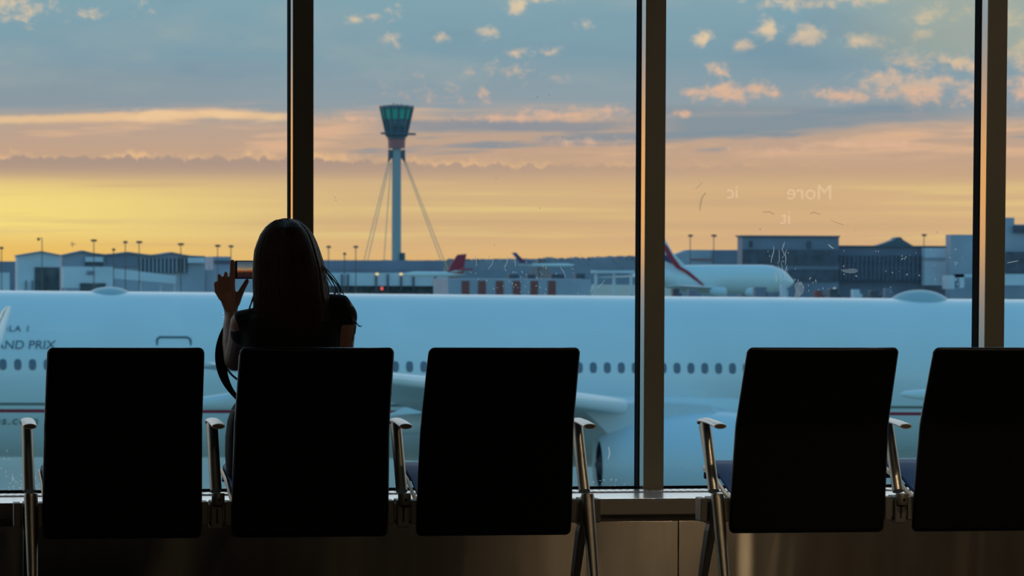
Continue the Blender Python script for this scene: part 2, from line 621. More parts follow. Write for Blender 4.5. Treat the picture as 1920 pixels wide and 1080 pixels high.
# ------------------------------------------------------------------ benches
zt = P(700, 651.5, YC).z           # top of the backs
zk = P(700, 793, YC + .13).z       # bend
zb = P(700, 1006, YC + .20).z      # lower edge
YBOT = YC + .20


def back_rings(xc, w_top, w_bot, r=.018, t=.013):
    """closed rings from the lower edge to the top edge of one seat back"""
    prof = []
    N = 40
    for i in range(N + 1):
        z = zb + (zt - zb) * i / N
        if z < zk:
            q = (z - zb) / (zk - zb)
            y = YBOT - .07 * q
        else:
            q = (z - zk) / (zt - zk)
            y = YBOT - .07 - .13 * q
        prof.append([z, y])
    for _ in range(3):     # soften the bend
        ys = [p[1] for p in prof]
        for i in range(1, N):
            prof[i][1] = (ys[i - 1] + 2 * ys[i] + ys[i + 1]) / 4
    rows = []
    H = zt - zb

    def sample(d):
        g = max(0, min(N, d / H * N))
        i = min(int(g), N - 1)
        q = g - i
        return prof[i][0] * (1 - q) + prof[i + 1][0] * q, prof[i][1] * (1 - q) + prof[i + 1][1] * q
    ds = [r * k for k in (0, .06, .2, .45, .75, 1)] + [r + (H - 2 * r) * i / 30 for i in range(1, 30)] + [H - r * k for k in (1, .75, .45, .2, .06, 0)]
    for d in ds:
        z, y = sample(d)
        e = min(d, H - d)
        w = (w_bot + (w_top - w_bot) * min(1, max(0, (d / H - .2) / .8))) / 2
        tt = t
        if e < r:
            w -= r - math.sqrt(max(0, r * r - (r - e) ** 2))
        if e < t:
            tt = max(.002, math.sqrt(max(0, t * t - (t - e) ** 2)))
        bow = 0.006 if d > H * .8 else 0.006 * d / (H * .8)
        ring = []
        for (a, b) in [(-1, 0), (-.995, -.55), (-.975, -1)] + [(-.975 + 1.95 * j / 8, -1) for j in range(1, 8)] + [(.975, -1), (.995, -.55), (1, 0), (.995, .55), (.975, 1)] + [(.975 - 1.95 * j / 8, 1) for j in range(1, 8)] + [(-.975, 1), (-.995, .55)]:
            ring.append(Vector((xc + a * w, y + b * tt - bow * (1 - a * a) * 0, z - bow * (1 - a * a) * (d / H) * .5)))
        rows.append(ring)
    return rows


zseat_back, zseat_front = P(780, 927, YBOT + .1).z, P(780, 872, 12.05).z


def seat_mb(xc, w):
    """seat pan: dips at the back, climbs to a rolled front edge"""
    mb = MB()
    rings = []
    line = [(YBOT - .02, zseat_back + .035), (YBOT + .05, zseat_back - .005), (YBOT + .13, zseat_back + .012), (YBOT + .24, zseat_back + .045),
            (YBOT + .36, zseat_front - .012), (YBOT + .43, zseat_front - .002), (YBOT + .465, zseat_front - .022), (YBOT + .47, zseat_front - .05)]
    n = len(line)
    for i, (y, z) in enumerate(line):
        d = Vector((line[min(i + 1, n - 1)][0] - line[max(i - 1, 0)][0], line[min(i + 1, n - 1)][1] - line[max(i - 1, 0)][1])).normalized()
        nx, nz = -d.y, d.x
        ring = []
        for a, b in ((-1, -.5), (-1, .5), (-.96, 1), (-.5, 1), (0, 1), (.5, 1), (.96, 1), (1, .5), (1, -.5), (.96, -1), (0, -1), (-.96, -1)):
            ring.append(Vector((xc + a * w / 2, y + nx * b * .013, z + nz * b * .013)))
        rings.append(ring)
    return mb.loft(rings)


def rail_mb(x):
    mb = MB()
    pts = [(x, YBOT + .00, zseat_back + .01), (x, YBOT + .06, zseat_back - .018), (x, YBOT + .14, zseat_back - .004), (x, YBOT + .25, zseat_back + .032), (x, YBOT + .37, zseat_front - .022), (x, YBOT + .44, zseat_front - .016)]
    return mb.tube(pts, [(.004, .011)] * 6, 10, ref=(0, .3, 1))


ZBEAM1, ZBEAM0 = P(757, 938, YBOT).z, P(757, 985, YBOT).z


def arm_x(px):
    return P(px, 920, YBOT).x


def arm(parent, px):
    """7-shaped arm: oval post leaning to the window, flat pad coming back to the viewer"""
    x = arm_x(px)
    yb = YBOT + .02
    z0, z1 = P(px, 921, yb).z, P(px, 791, yb + .15).z
    t = MB()
    pts = [Vector((x, yb, z0)), Vector((x, yb + .045, z0 + (z1 - z0) * .33)), Vector((x, yb + .09, z0 + (z1 - z0) * .66)), Vector((x, yb + .135, z1 - .010))]
    t.tube(pts, [(.0185, .015), (.018, .017), (.018, .022), (.0185, .032)], 18, ref=(0, 1, 0), round_ends=False)
    a = part(t, 'armrest', M['alu'], parent, smooth=True)
    p = MB()
    rings = []
    for y, z, hw, ht in ((yb + .178, z1 - .006, .016, .004), (yb + .165, z1 + .004, .0195, .007), (yb + .12, z1 + .007, .021, .008), (yb + .02, z1 + .004, .0215, .008),
                         (yb - .065, z1 - .002, .021, .0085), (yb - .085, z1 - .0045, .0205, .0085)):
        rings.append([Vector((x + hw * math.cos(2 * PI * j / 20), y, z + ht * math.sin(2 * PI * j / 20))) for j in range(20)])
    p.loft(rings)
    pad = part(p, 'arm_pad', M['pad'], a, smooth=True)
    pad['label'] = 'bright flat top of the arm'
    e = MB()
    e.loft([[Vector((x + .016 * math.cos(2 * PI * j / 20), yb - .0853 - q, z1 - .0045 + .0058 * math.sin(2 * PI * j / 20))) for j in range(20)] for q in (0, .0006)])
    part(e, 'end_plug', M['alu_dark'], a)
    return a


def bracket(parent, px, leg):
    x = arm_x(px)
    # collar that holds the post
    c = MB().lathe([(0, .0195), (.006, .0205), (.034, .0205), (.036, .019)], (x + .004, YBOT - .012, P(px, 946, YBOT).z), (0, .0, 1), 20)
    b = part(c, 'arm_socket', M['alu'] if leg else M['beam'], parent, smooth=True)
    h = MB().lathe([(0, .0045), (.003, .0045)], (x + .006, YBOT - .034, P(px, 936, YBOT).z), (0, 1, 0), 10)
    part(h, 'screw_hole', M['hole'], b)
    k = MB()
    k.box((x - .048, YBOT - .005, ZBEAM0 + .004), (x - .026, YBOT + .075, ZBEAM1), .003)
    k.box((x - .019, YBOT - .015, ZBEAM0 - .006), (x + .019, YBOT + .075, ZBEAM1 + .002), .004)
    k.box((x + .026, YBOT - .005, ZBEAM0 + .004), (x + .048, YBOT + .075, ZBEAM1), .003)
    part(k, 'seat_bracket', M['beam'], parent)
    part(MB().box((x - .002, YBOT - .0165, ZBEAM0 + .012), (x + .003, YBOT - .0145, ZBEAM1 - .022)), 'slot', M['hole'], b)


def leg(parent, px):
    x = arm_x(px)
    ztop = P(px, 930, YBOT).z
    f = MB().tube([(x + .004, YBOT - .01, ztop), (x + .004, YBOT - .09, ztop * .55), (x + .004, YBOT - .185, .006)], [(.0215, .020), (.018, .018), (.0125, .013)], 16, ref=(0, 1, 0), round_ends=False)
    l1 = part(f, 'leg', M['alu'], parent, smooth=True)
    part(MB().lathe([(0, .018), (.006, .018), (.008, .014)], (x + .004, YBOT - .186, 0), (0, 0, 1), 16), 'foot_pad', M['rubber'], l1)
    g = MB()
    zt2 = P(px, 985, YBOT).z
    rings = []
    for q, hw, hd in ((0, .010, .030), (.1, .013, .034), (.55, .011, .028), (1, .008, .018)):
        y, z = YBOT + .03 + .20 * q, (zt2 + .01) * (1 - q) + .006 * q
        rings.append([Vector((x - .004 + sx * hw, y + sy * hd, z)) for sx, sy in ((-1, -1), (1, -1), (1, 1), (-1, 1))])
    g.loft(rings)
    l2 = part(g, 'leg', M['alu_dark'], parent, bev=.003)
    part(MB().lathe([(0, .018), (.006, .018), (.008, .014)], (x - .004, YBOT + .23, 0), (0, 0, 1), 16), 'foot_pad', M['rubber'], l2)


def bench(label, chairs, arms, legs, extra_x=None):
    x0, x1 = arm_x(arms[0]), (arm_x(arms[-1]) if extra_x is None else extra_x)
    t = thing('airport_bench', ((x0 + x1) / 2, YBOT, 0), label, 'bench', 'black three-seat waiting benches')
    part(MB().box((x0 - .02, YBOT + .005, ZBEAM0 + .012), (x1 + .02, YBOT + .07, ZBEAM1 - .008), .006), 'beam', M['beam'], t)
    for (l, r, lb, rb) in chairs:
        a, b = P(l, 660, YC).x, P(r, 660, YC).x
        c, d = P(lb, 1000, YBOT).x, P(rb, 1000, YBOT).x
        xc = (a + b + c + d) / 4
        br = back_rings(xc, b - a, d - c)
        o = part(MB().loft(br), 'backrest', M['leather'], t, smooth=True)
        n_ = len(br[0])
        lft, rgt = [r_[0] for r_ in br[1:-1:2]], [r_[12] for r_ in br[1:-1:2]]
        loop_ = [p_ + Vector((math.copysign(.0052, xc - p_.x), .0035, -.0052 if p_.z > zk else .0052)) for p_ in lft + rgt[::-1]]
        part(MB().tube(loop_, .0060, 10, ref=(0, 1, 0)), 'edge_highlight', M['edge'], o, smooth=True)  # strip added for the light line along the sky-lit seat-back edge
        s = part(seat_mb(xc, .46), 'seat', M['seat_sky'], t, smooth=True)
        for sx in (-1, 1):
            part(rail_mb(xc + sx * .236), 'seat_rail', M['alu'], t, smooth=True)
    for px in arms:
        arm(t, px)
        bracket(t, px, px in legs)
    for px in legs:
        leg(t, px)
    return t


bench('black three-seat bench on the left, with the woman in its middle seat',
      [(88, 383, 80, 378), (447, 737, 436, 729), (801, 1085, 783, 1073)], [55, 406, 755, 1098], [55, 1098])
bench('black bench on the right, empty, cut off by the right edge of the photo',
      [(1399, 1683, 1369, 1658), (1747, 2029, 1713, 2001), (2092, 2373, 2056, 2343)], [1341, 1687, 2030, 2372], [1341, 2372])


# ------------------------------------------------------------------ the woman
YP = 11.70
pc = P(545, 900, YP)
BO = (pc.x, YP + .10, 0)
SC = 11.85 / F    # metres per pixel at her depth


def W(px, py, dy=0.0):
    return P(px, py, YP + dy)


# sleeveless black top and jeans hide most of the body; the body itself is one skin
bd = MB()
hc = W(543, 487, .02)
# skull, jaw, face turned away to the window
bd.ball(hc + Vector((0, .0, .018)), (.073, .090, .088))
bd.ball(hc + Vector((-.003, .035, -.035)), (.056, .062, .078))
bd.tube([hc + Vector((-.004, .088, .012)), hc + Vector((-.004, .106, -.020)), hc + Vector((-.004, .108, -.028))], [.008, .011, .012], 10)      # nose
bd.tube([hc + Vector((-.026, .085, -.060)), hc + Vector((-.004, .096, -.062)), hc + Vector((.018, .085, -.060))], [.006, .008, .006], 8)    # lips
bd.ball(hc + Vector((-.003, .080, -.095)), (.022, .018, .018))    # chin
for s in (-1, 1):
    bd.ball(hc + Vector((s * .074, .01, -.008)), (.010, .020, .030))   # ears
    bd.ball(hc + Vector((s * .030 - .003, .082, .010)), (.013, .009, .007))   # eyelids
neck0 = W(546, 592, .0)
bd.tube([hc + Vector((0, -.005, -.07)), neck0 + Vector((0, 0, .03)), neck0 + Vector((0, 0, -.02))], [.052, .054, .062], 16)
sh_l, sh_r = W(457, 607, .02), W(634, 582, .01)
chest = W(548, 655, .03)
waist = W(546, 800, .05)
hip = W(546, 893, .10)
hip.z = max(hip.z, .50)


def torso_ring(c, a, b, n=24, p=2.4):
    r = []
    for j in range(n):
        t = 2 * PI * j / n
        cx, cy = math.cos(t), math.sin(t)
        r.append(c + Vector((a * math.copysign(abs(cx) ** (2 / p), cx), b * math.copysign(abs(cy) ** (2 / p), cy), 0)))
    return r


TORSO = [(W(553, 905, .10), .142, .100), (W(553, 870, .10), .146, .106), (W(547, 810, .07), .142, .096), (W(547, 745, .05), .142, .092),
         (W(546, 690, .03), .140, .100), (W(545, 650, .02), .146, .102), (W(545, 622, .01), .150, .088), (W(548, 596, .005), .140, .070), (W(549, 575, .0), .080, .055)]
bd.loft([torso_ring(*q) for q in TORSO])
# right arm: shoulder, down along the body, forearm forward
el_r, wr_r = W(652, 735, .10), W(600, 715, .32)
bd.tube([sh_r + Vector((0.005, 0, .0)), W(641, 612, .02), W(639, 655, .04), W(650, 700, .07), el_r], [.046, .045, .041, .037, .034], 16)
bd.tube([el_r, (el_r + wr_r) / 2, wr_r], [.034, .031, .022], 14)
hand_r = wr_r + Vector((-.03, .06, .03))
bd.tube([wr_r, hand_r], [(.03, .016), (.036, .014)], 12, ref=(0, 0, 1))
for k in range(4):
    b0 = hand_r + Vector((-.024 + .016 * k, .01, 0))
    bd.tube([b0, b0 + Vector((-.01, .04, .0)), b0 + Vector((-.012, .055, -.02))], [.0085, .008, .007], 8)
bd.tube([wr_r + Vector((-.025, .02, .01)), wr_r + Vector((-.05, .045, .02)), wr_r + Vector((-.055, .065, .02))], [.010, .009, .008], 8)
# left arm: upper arm forward, forearm up to the telephone
el_l, wr_l = W(440, 676, .20), W(433, 594, .34)
bd.tube([sh_l, W(452, 632, .08), W(446, 655, .14), el_l], [.043, .040, .037, .034], 16)
bd.tube([el_l, W(437, 645, .245), W(434, 615, .30), wr_l], [.034, .035, .029, .021], 16)
DH = .35
bd.tube([wr_l, W(433, 580, DH), W(431.5, 566, DH), W(429, 556, DH), W(427, 549, DH)], [(.020, .017), (.023, .016), (.029, .015), (.030, .013), (.026, .010)], 16, ref=(0, 1, 0))
SKINF = [
    ([(436, 552, DH), (435, 530, DH + .01), (436, 508, DH + .008), (435.5, 491, DH + .002)], [.0105, .0108, .0100, .0085]),      # forefinger along the phone's edge
    ([(428, 550, DH), (424, 531, DH + .018), (423.5, 513, DH + .026)], [.0088, .0085, .0072]),
    ([(420, 552, DH), (413, 533, DH + .016), (411, 517, DH + .026)], [.0088, .0085, .0072]),
    ([(414, 559, DH), (406, 546, DH + .010), (404, 531, DH + .018)], [.0080, .0075, .0062]),
    ([(443, 568, DH), (449, 553, DH - .006), (455, 541, DH - .004), (463, 527, DH + .008)], [.013, .0112, .0096, .0080]),          # thumb under the phone
]
for pts, rr in SKINF:
    bd.tube([W(*q) for q in pts], rr, 12)
# legs, bent over the front of the seat
for s in (-1, 1):
    h = hip + Vector((s * .080, .03, -.005))
    kn = hip + Vector((s * .09, .42, .13))
    an = Vector((kn.x - s * .01, YSILL + .08, ZS + .10))
    bd.tube([h, (h + kn) / 2, kn], [.085, .074, .056], 16, ref=(0, 0, 1))
    bd.tube([kn, kn * .65 + an * .35 + Vector((0, -.01, -.012)), an], [.055, .052, .036], 16)
    bd.tube([an + Vector((0, .01, -.055)), an + Vector((0, .06, .02)), an + Vector((0, .09, .11))], [.034, .033, .022], 12, ref=(1, 0, 0))
person = fuse(bd, 'person', M['skin'], None, voxel=.0036, smooth=3, origin=BO)
tag(person, 'woman with long dark hair seen from behind, seated and photographing through the glass', 'person')


# black top over the torso and shoulders
tp = MB()
tp.loft([torso_ring(c, a + .009, b + .010) for c, a, b in TORSO[1:8]] + [torso_ring(TORSO[8][0], .082, .064)])
tp.tube([sh_r + Vector((-.04, 0, .006)), sh_r + Vector((.002, 0, .003)), W(641, 594, .016)], [.048, .0525, .051], 18)
tp.tube([sh_l + Vector((.04, 0, .006)), sh_l + Vector((.004, -.004, .003)), W(458, 624, .035)], [.047, .0495, .046], 18)
fuse(tp, 'black_top', M['cloth'], person, voxel=.006, smooth=16, origin=BO)
jn = MB()
jn.loft([torso_ring(TORSO[0][0] + Vector((0, 0, -.03)), .16, .10), torso_ring(TORSO[0][0], .150, .110), torso_ring(TORSO[1][0], .155, .115), torso_ring(TORSO[2][0], .150, .104)])
for s in (-1, 1):
    h = hip + Vector((s * .080, .03, -.005))
    kn = hip + Vector((s * .09, .42, .13))
    an = Vector((kn.x - s * .01, YSILL + .06, ZS + .11))
    jn.tube([h, (h + kn) / 2, kn], [.094, .084, .066], 16, ref=(0, 0, 1))
    jn.tube([kn, kn * .65 + an * .35 + Vector((0, -.01, -.012)), an], [.064, .060, .048], 16)
fuse(jn, 'jeans', M['denim'], person, voxel=.008, smooth=6, origin=BO)
for s in (-1, 1):
    sh = MB()
    kn = hip + Vector((s * .09, .42, .13))
    an = Vector((kn.x - s * .01, YSILL + .08, ZS + .10))
    sh.tube([an + Vector((0, .01, -.058)), an + Vector((0, .065, .02)), an + Vector((0, .10, .12))], [(.041, .040), (.042, .040), (.034, .028)], 14, ref=(1, 0, 0))
    part(sh, 'shoe', M['bag'], person, smooth=True)

# hair: one falling mass with locks modelled as ridges, plus loose strands
HR = [(411.5, 529, 547, .03), (414, 517, 557, .05), (419, 508, 566, .07), (427, 499, 575, .088), (440, 490, 585, .102), (455, 484, 592, .108), (470, 479, 597.5, .111),
      (490, 477, 604, .112), (510, 476, 609, .110), (530, 476, 612, .106), (552, 477, 615, .098), (575, 477, 619, .088), (600, 478, 622, .080), (630, 484, 619, .07), (660, 492, 612, .06), (690, 505, 600, .05)]
hm = MB()
rings = []
NH = 120
hr = random.Random(5)
ph = [hr.uniform(0, 6.28) for _ in range(6)]
for i, (y, l, r, dp) in enumerate(HR):
    c = W((l + r) / 2, y, .015 if i < 9 else .015 - .028 * min(1, (i - 8) / 4))
    a = (r - l) / 2 * SC
    rg = []
    for j in range(NH):
        t = 2 * PI * j / NH
        k = 1 + .012 * math.sin(17 * t + ph[0] + i * .22) + .010 * math.sin(29 * t + ph[1] - i * .3) + .008 * math.sin(47 * t + ph[2] + i * .15)
        bx = a * math.cos(t) * k
        by = dp * math.sin(t) * k
        if by > 0 and i > 5:
            by *= max(.25, 1 - (i - 5) * .12)     # open round the face, lies on the back
        rg.append(c + Vector((bx, by, .004 * math.sin(9 * t) * (i / 15))))
    rings.append(rg)
hm.loft(rings)


def bez(p, n=12):
    m = len(p) - 1
    o = []
    for i in range(n + 1):
        t = i / n
        o.append(tuple(sum(math.comb(m, k) * (1 - t) ** (m - k) * t ** k * q[d] for k, q in enumerate(p)) for d in range(3)))
    return o


hair = hm.build('hair', M['hair'], person, origin=BO, smooth=True)
st = MB()
LOOSE = [
    [(606, 497, -.03), (622, 515, -.04), (640, 535, -.04), (642, 548, -.03), (636, 553, -.02)],
    [(608, 503, -.03), (624, 522, -.04), (638, 540, -.04), (644, 552, -.03)],
    [(607, 500, -.04), (618, 516, -.05), (630, 532, -.05), (632, 545, -.05), (628, 552, -.04)],
    [(609, 508, -.04), (622, 525, -.05), (632, 540, -.05), (634, 552, -.04)],
    [(610, 515, -.03), (620, 530, -.04), (627, 545, -.04), (626, 556, -.04)],
    [(610, 520, -.02), (616, 535, -.03), (618, 548, -.03), (616, 562, -.03)],
    [(478, 545, .0), (474, 558, .0), (470, 570, .0), (466, 584, .01)],
    [(478, 550, .0), (476, 562, .0), (468, 574, .0), (465, 590, .0)],
    [(479, 558, -.01), (476, 570, -.01), (474, 580, -.01), (470, 594, -.01)],
    [(655, 590, -.02), (668, 608, -.03), (664, 622, -.03), (660, 640, -.03)],
    [(652, 586, -.02), (672, 604, -.03), (668, 614, -.03), (679, 612, -.03)],
    [(648, 582, -.02), (668, 596, -.03), (670, 610, -.03), (667, 606, -.03), (666, 626, -.03)],
    [(530, 416, -.03), (524, 410, -.03), (516, 412, -.03), (508, 422, -.02)],
    [(545, 414, -.03), (536, 408, -.03), (526, 411, -.03), (514, 416, -.02)],
]
for q in LOOSE:
    for k in range(3):
        jit = [(x + hr.uniform(-1.6, 1.6) * (i > 0), y + hr.uniform(-1.6, 1.6), d + hr.uniform(-.006, .006)) for i, (x, y, d) in enumerate(q)]
        st.tube([W(*p) for p in bez(jit)], [.0010] * 12 + [.0004], 5, round_ends=False)
for k in range(150):       # locks lying over the mass at the back and sides
    t = hr.uniform(PI * .92, PI * 2.08)
    pts = []
    wob = hr.uniform(-.03, .03)
    i0, i1 = hr.randint(0, 3), hr.randint(11, 15)
    for i in range(i0, i1 + 1):
        y, l, r, dp = HR[i]
        c = W((l + r) / 2, y, .015 if i < 9 else .015 - .028 * min(1, (i - 8) / 4))
        tt = t + wob * math.sin(i * .6)
        pts.append(c + Vector(((r - l) / 2 * SC * math.cos(tt) * 1.008, dp * math.sin(tt) * 1.008, 0)))
    st.tube(pts, [.0028] * (len(pts) - 1) + [.0008], 5, round_ends=False)
so = st.build('hair_strands', M['hair'], person, origin=BO, smooth=True)
so['kind'] = 'stuff'
bc = MB()
for k, (py, dd) in enumerate(((588, .345), (593, .338))):
    c = W(433, py, dd)
    ring = []
    for j in range(25):
        a = 2 * PI * j / 24
        ring.append(c + Vector((.0245 * math.cos(a), .021 * math.sin(a), .004 * math.sin(a + k))))
    bc.tube(ring, .0014, 8, ref=(0, 0, 1), round_ends=False)
part(bc, 'bracelet', M['silver'], person)

# telephone in her raised hand
pq = W(477, 506, DH + .012)
ph_o = thing('phone', tuple(pq), 'black phone held sideways in her raised hand, its screen showing the sunset', 'phone')
part(MB().box((pq.x - .064, pq.y - .004, pq.z - .0295), (pq.x + .064, pq.y + .004, pq.z + .0295), .003), 'case', M['phone'], ph_o)
MB().box((pq.x - .056, pq.y - .0048, pq.z - .026), (pq.x + .056, pq.y - .0038, pq.z + .026)).build('screen', M['screen'], ph_o, origin=tuple(pq))

# handbag beside her, its strap looped over the forearm
bq = W(443.5, 850, .09)
zs = P(462, 905, YP).z
bg = thing('handbag', (bq.x, bq.y, .46), 'black handbag tucked against her left hip, its strap over her forearm', 'bag')
bb = MB()
rings = []
for z, a, b in ((.452, .020, .06), (.458, .026, .085), (.52, .031, .095), (.58, .030, .090), (.63, .024, .080), (.665, .012, .07)):
    rings.append(torso_ring(Vector((bq.x, bq.y + .03, z)), a, b, 24, 3))
bb.loft(rings)
part(bb, 'bag_body', M['bag'], bg, smooth=True)
stp = MB()
sp = bez([(433, 598, .31), (420, 616, .29), (404, 650, .26), (409, 700, .2), (424, 726, .14), (447, 748, .1)], 22)
stp.tube([W(*q) for q in sp], [(.0075 + .010 * math.sin(PI * min(1, i / 22)) ** 2, .0025) for i in range(23)], 10, ref=(0, 1, 0), round_ends=False)
sp2 = bez([(434, 597, .32), (423, 622, .34), (411, 660, .34), (416, 690, .3), (430, 702, .2), (452, 716, .12)], 22)
stp.tube([W(*q) for q in sp2], [(.0035, .002)] * 23, 8, ref=(0, 1, 0), round_ends=False)
part(stp, 'strap', M['bag'], bg, smooth=True)

# ------------------------------------------------------------------ outside: the apron and the near airliner
apron = structure(MB().add([(-6000, 16, GROUND), (12000, 16, GROUND), (24000, 30000, GROUND), (-12000, 30000, GROUND)], [(0, 1, 2, 3)]), 'ground', M['apron'])

YF = 140.0
RF = 3.1
ca, cb = P(100, 545.5, YF), P(1800, 560.5, YF)
slope = (cb.z - ca.z) / (cb.x - ca.x)


def crown(X):
    return ca.z + (X - ca.x) * slope


def FS(X, ang, dr=0.0):
    """point of the fuselage skin; ang from straight up towards the viewer"""
    return Vector((X, YF - (RF + dr) * math.sin(ang), crown(X) - RF + (RF + dr) * math.cos(ang)))


def fus_at(px, py):
    """(X, angle) where the photograph shows a point of the near flank"""
    X = P(px, py, YF - RF).x
    best = None
    for k in range(10, 175):
        a = R(k)
        q = FS(X, a)
        d = abs(P(px, py, q.y).z - q.z)
        if best is None or d < best[0]:
            best = (d, a, P(px, py, q.y).x)
    return best[2], best[1]


XN = P(1700, 600, YF).x
pl = thing('airliner', (P(960, 700, YF).x, YF, GROUND), 'white airliner with a red belly stripe filling the view behind the seats', 'airplane')
fm = MB()
stations = [(-24, .15), (-22, .45), (-16, .8), (-10, .96), (-5, 1)] + [(x, 1) for x in range(0, 46, 3)] + [(46, 1), (48.5, .93), (50.5, .78), (52, .55), (53, .3), (53.4, .08)]
rings = []
for sx, k in stations:
    c = crown(sx) - RF
    up = .9 * (1 - k) * RF if sx < 0 else -.25 * (1 - k) * RF
    rings.append([Vector((sx, YF - k * RF * math.sin(2 * PI * j / 96), c + up + k * RF * math.cos(2 * PI * j / 96))) for j in range(96)])
fm.loft(rings)
fus = part(fm, 'fuselage', M['white_paint'], pl, smooth=True)
# stripes along the flank
for py, h, m, nm in ((757.5, .10, 'taupe', 'grey_stripe'), (770.5, .13, 'red', 'red_stripe')):
    X0, a0 = fus_at(60, py)
    sm_ = MB()
    da = h / RF / 2
    rows = []
    for X in [-6 + 52 * i / 40 for i in range(41)]:
        rows.append([FS(X, a0 - da, .006), FS(X, a0 + da, .006), FS(X, a0 + da, -.02), FS(X, a0 - da, -.02)])
    sm_.loft(rows)
    part(sm_, nm, M[m], pl, smooth=True)
# cabin windows, one mesh repeated along the flank
X1, aw = fus_at(61, 684)
Xw0 = P(61, 684, FS(0, aw).y).x
Xw1 = P(1321.5, 688, FS(0, aw).y).x
wp = (Xw1 - Xw0) / 47.0
first = None
wn = []
for k in range(-5, 56):
    X = Xw0 + wp * k
    if 3 <= k - 0 <= 15:         # the doorway breaks the row
        continue
    wn.append(X)
for X in wn:
    if first is None:
        w_ = MB()
        rr = []
        for dr, sc in ((-.02, 1), (.012, 1), (.016, .8), (.016, .1)):
            rr.append([FS(X + .135 * sc * math.copysign(abs(math.cos(t)) ** .75, math.cos(t)), aw + (.205 / RF) * sc * math.copysign(abs(math.sin(t)) ** .75, math.sin(t)), dr) for t in [2 * PI * j / 20 for j in range(20)]])
        w_.loft(rr)
        first = MB.build(w_, 'cabin_window', M['cabin_glass'], pl, origin=tuple(FS(X, aw)), smooth=True)
        FX = X
    else:
        c = first.copy()
        c.parent = pl
        c.location = first.location + Vector((X - FX, 0, slope * (X - FX)))
        COL.objects.link(c)
# doorway outline
Xd0, ad0 = fus_at(294, 631)
Xd1 = fus_at(357, 631)[0]
ad1 = ad0 + 1.95 / RF
dm = MB()
loop = []
rc = .16
for cx, ca_, t0 in ((Xd1 - rc, ad0 + rc / RF, 0), (Xd0 + rc, ad0 + rc / RF, 90), (Xd0 + rc, ad1 - rc / RF, 180), (Xd1 - rc, ad1 - rc / RF, 270)):
    for k in range(7):
        t = R(t0 + 15 * k)
        loop.append((cx + rc * math.cos(t), ca_ - rc / RF * math.sin(t)))
loop.append(loop[0])
dm.tube([FS(x, a, .0) for x, a in loop], .045, 8, ref=(0, 1, 0), round_ends=False)
part(dm, 'door_outline', M['ink'], pl, smooth=True)
# domes on the spine
for (x0, x1, top, bot) in ((158, 252, 537.5, 546), (1664, 1784, 543.5, 561)):
    a, b = P(x0, bot, YF).x, P(x1, bot, YF).x
    zt_ = P((x0 + x1) / 2, top, YF).z
    cx = (a + b) / 2
    h_ = zt_ - crown(cx)
    rr = []
    for i in range(13):
        q = -1 + 2 * i / 12
        w_ = max(.04, (1 - abs(q) ** 2.2)) ** .6
        rr.append([Vector((cx + q * (b - a) / 2, YF + .95 * w_ * math.cos(t), crown(cx + q * (b - a) / 2) - .28 + (h_ + .28) * w_ * math.sin(t))) for t in [2 * PI * j / 20 for j in range(20)]])
    part(MB().loft(rr), 'antenna_dome', M['dome'], pl, smooth=True)
# lettering on the flank
for s, px, py, capx, m, spc in (('FORMULA 1', 56, 622.5, 13.5, 'ink', 1.12), ('GRAND PRIX', 103, 656, 17.5, 'ink', 1.0), ('emirates.com', 72, 797, 19, 'ink_gold', 1.12)):
    X, a = fus_at(px, py - capx / 2)
    n_ = FS(X, a, .02)
    base = Vector((X, n_.y, n_.z)) + Vector((0, -math.cos(a), -math.sin(a))) * (capx / 51 / 2)
    text_obj(s, 'lettering', M[m], pl, base, (a, 0, 0), capx / 51 / .72, .006, spc, 'RIGHT', .12)
# wing on the near side, swept away to the left, tip towards the viewer
def foil(le, te, th, n=12):
    le, te = Vector(le), Vector(te)
    c = te - le
    up, lo = [], []
    for i in range(n + 1):
        s = (1 - math.cos(PI * i / n)) / 2
        t = th * 2.6 * (.2969 * math.sqrt(s) - .126 * s - .3516 * s * s + .2843 * s ** 3 - .1 * s ** 4) * 1.4
        p = le + c * s
        up.append(p + Vector((0, 0, t * 1.1)))
        lo.append(p - Vector((0, 0, t * .8)))
    return up + lo[::-1][1:-1]


rootY = YF - 2.6
rle, tle = P(1385, 778, rootY), P(400, 684, YF - 31)
kle = rle.lerp(tle, .3)
kle.z = P(1085, 757, kle.y).z
wg = MB()
wg.loft([foil(rle + Vector((1.5, 1.8, -.3)), rle + Vector((-12.5, 1.8, -.9)), 1.5), foil(rle, rle + Vector((-12, 0, .1)), 1.3), foil(kle, kle + Vector((-8.0, 0, .15)), .85),
         foil(rle.lerp(tle, .65) + Vector((0, 0, .18)), rle.lerp(tle, .65) + Vector((-4.8, 0, .3)), .45), foil(tle, tle + Vector((-2.0, 0, .05)), .2)])
part(wg, 'wing', M['grey_paint'], pl, smooth=True)
sl = MB()
q0, q1 = P(1146, 760, YF - 10.2), P(402, 679, YF - 30.5)
sl.tube([q0.lerp(q1, k / 8) + Vector((.25, -.25, .06 * math.sin(PI * k / 8))) for k in range(9)], [.30 - .022 * k for k in range(9)], 16)
part(sl, 'leading_edge_slat', M['white_paint'], pl, smooth=True)
# flap track fairings under the wing
for q in (.30, .52, .72):
    c = rle.lerp(tle, q) + Vector((-(9.0 - 6 * q), 0, -.75 + .35 * q))
    pr = [(0, .02), (.4, .22), (1.2, .36), (2.4, .34), (3.6, .2), (4.4, .03)]
    part(MB().lathe([(s, r_ * (1.15 - .5 * q)) for s, r_ in pr], c + Vector((2.0, 0, 0)), (-1, 0, -.05), 16), 'flap_fairing', M['white_paint'], pl, smooth=True)
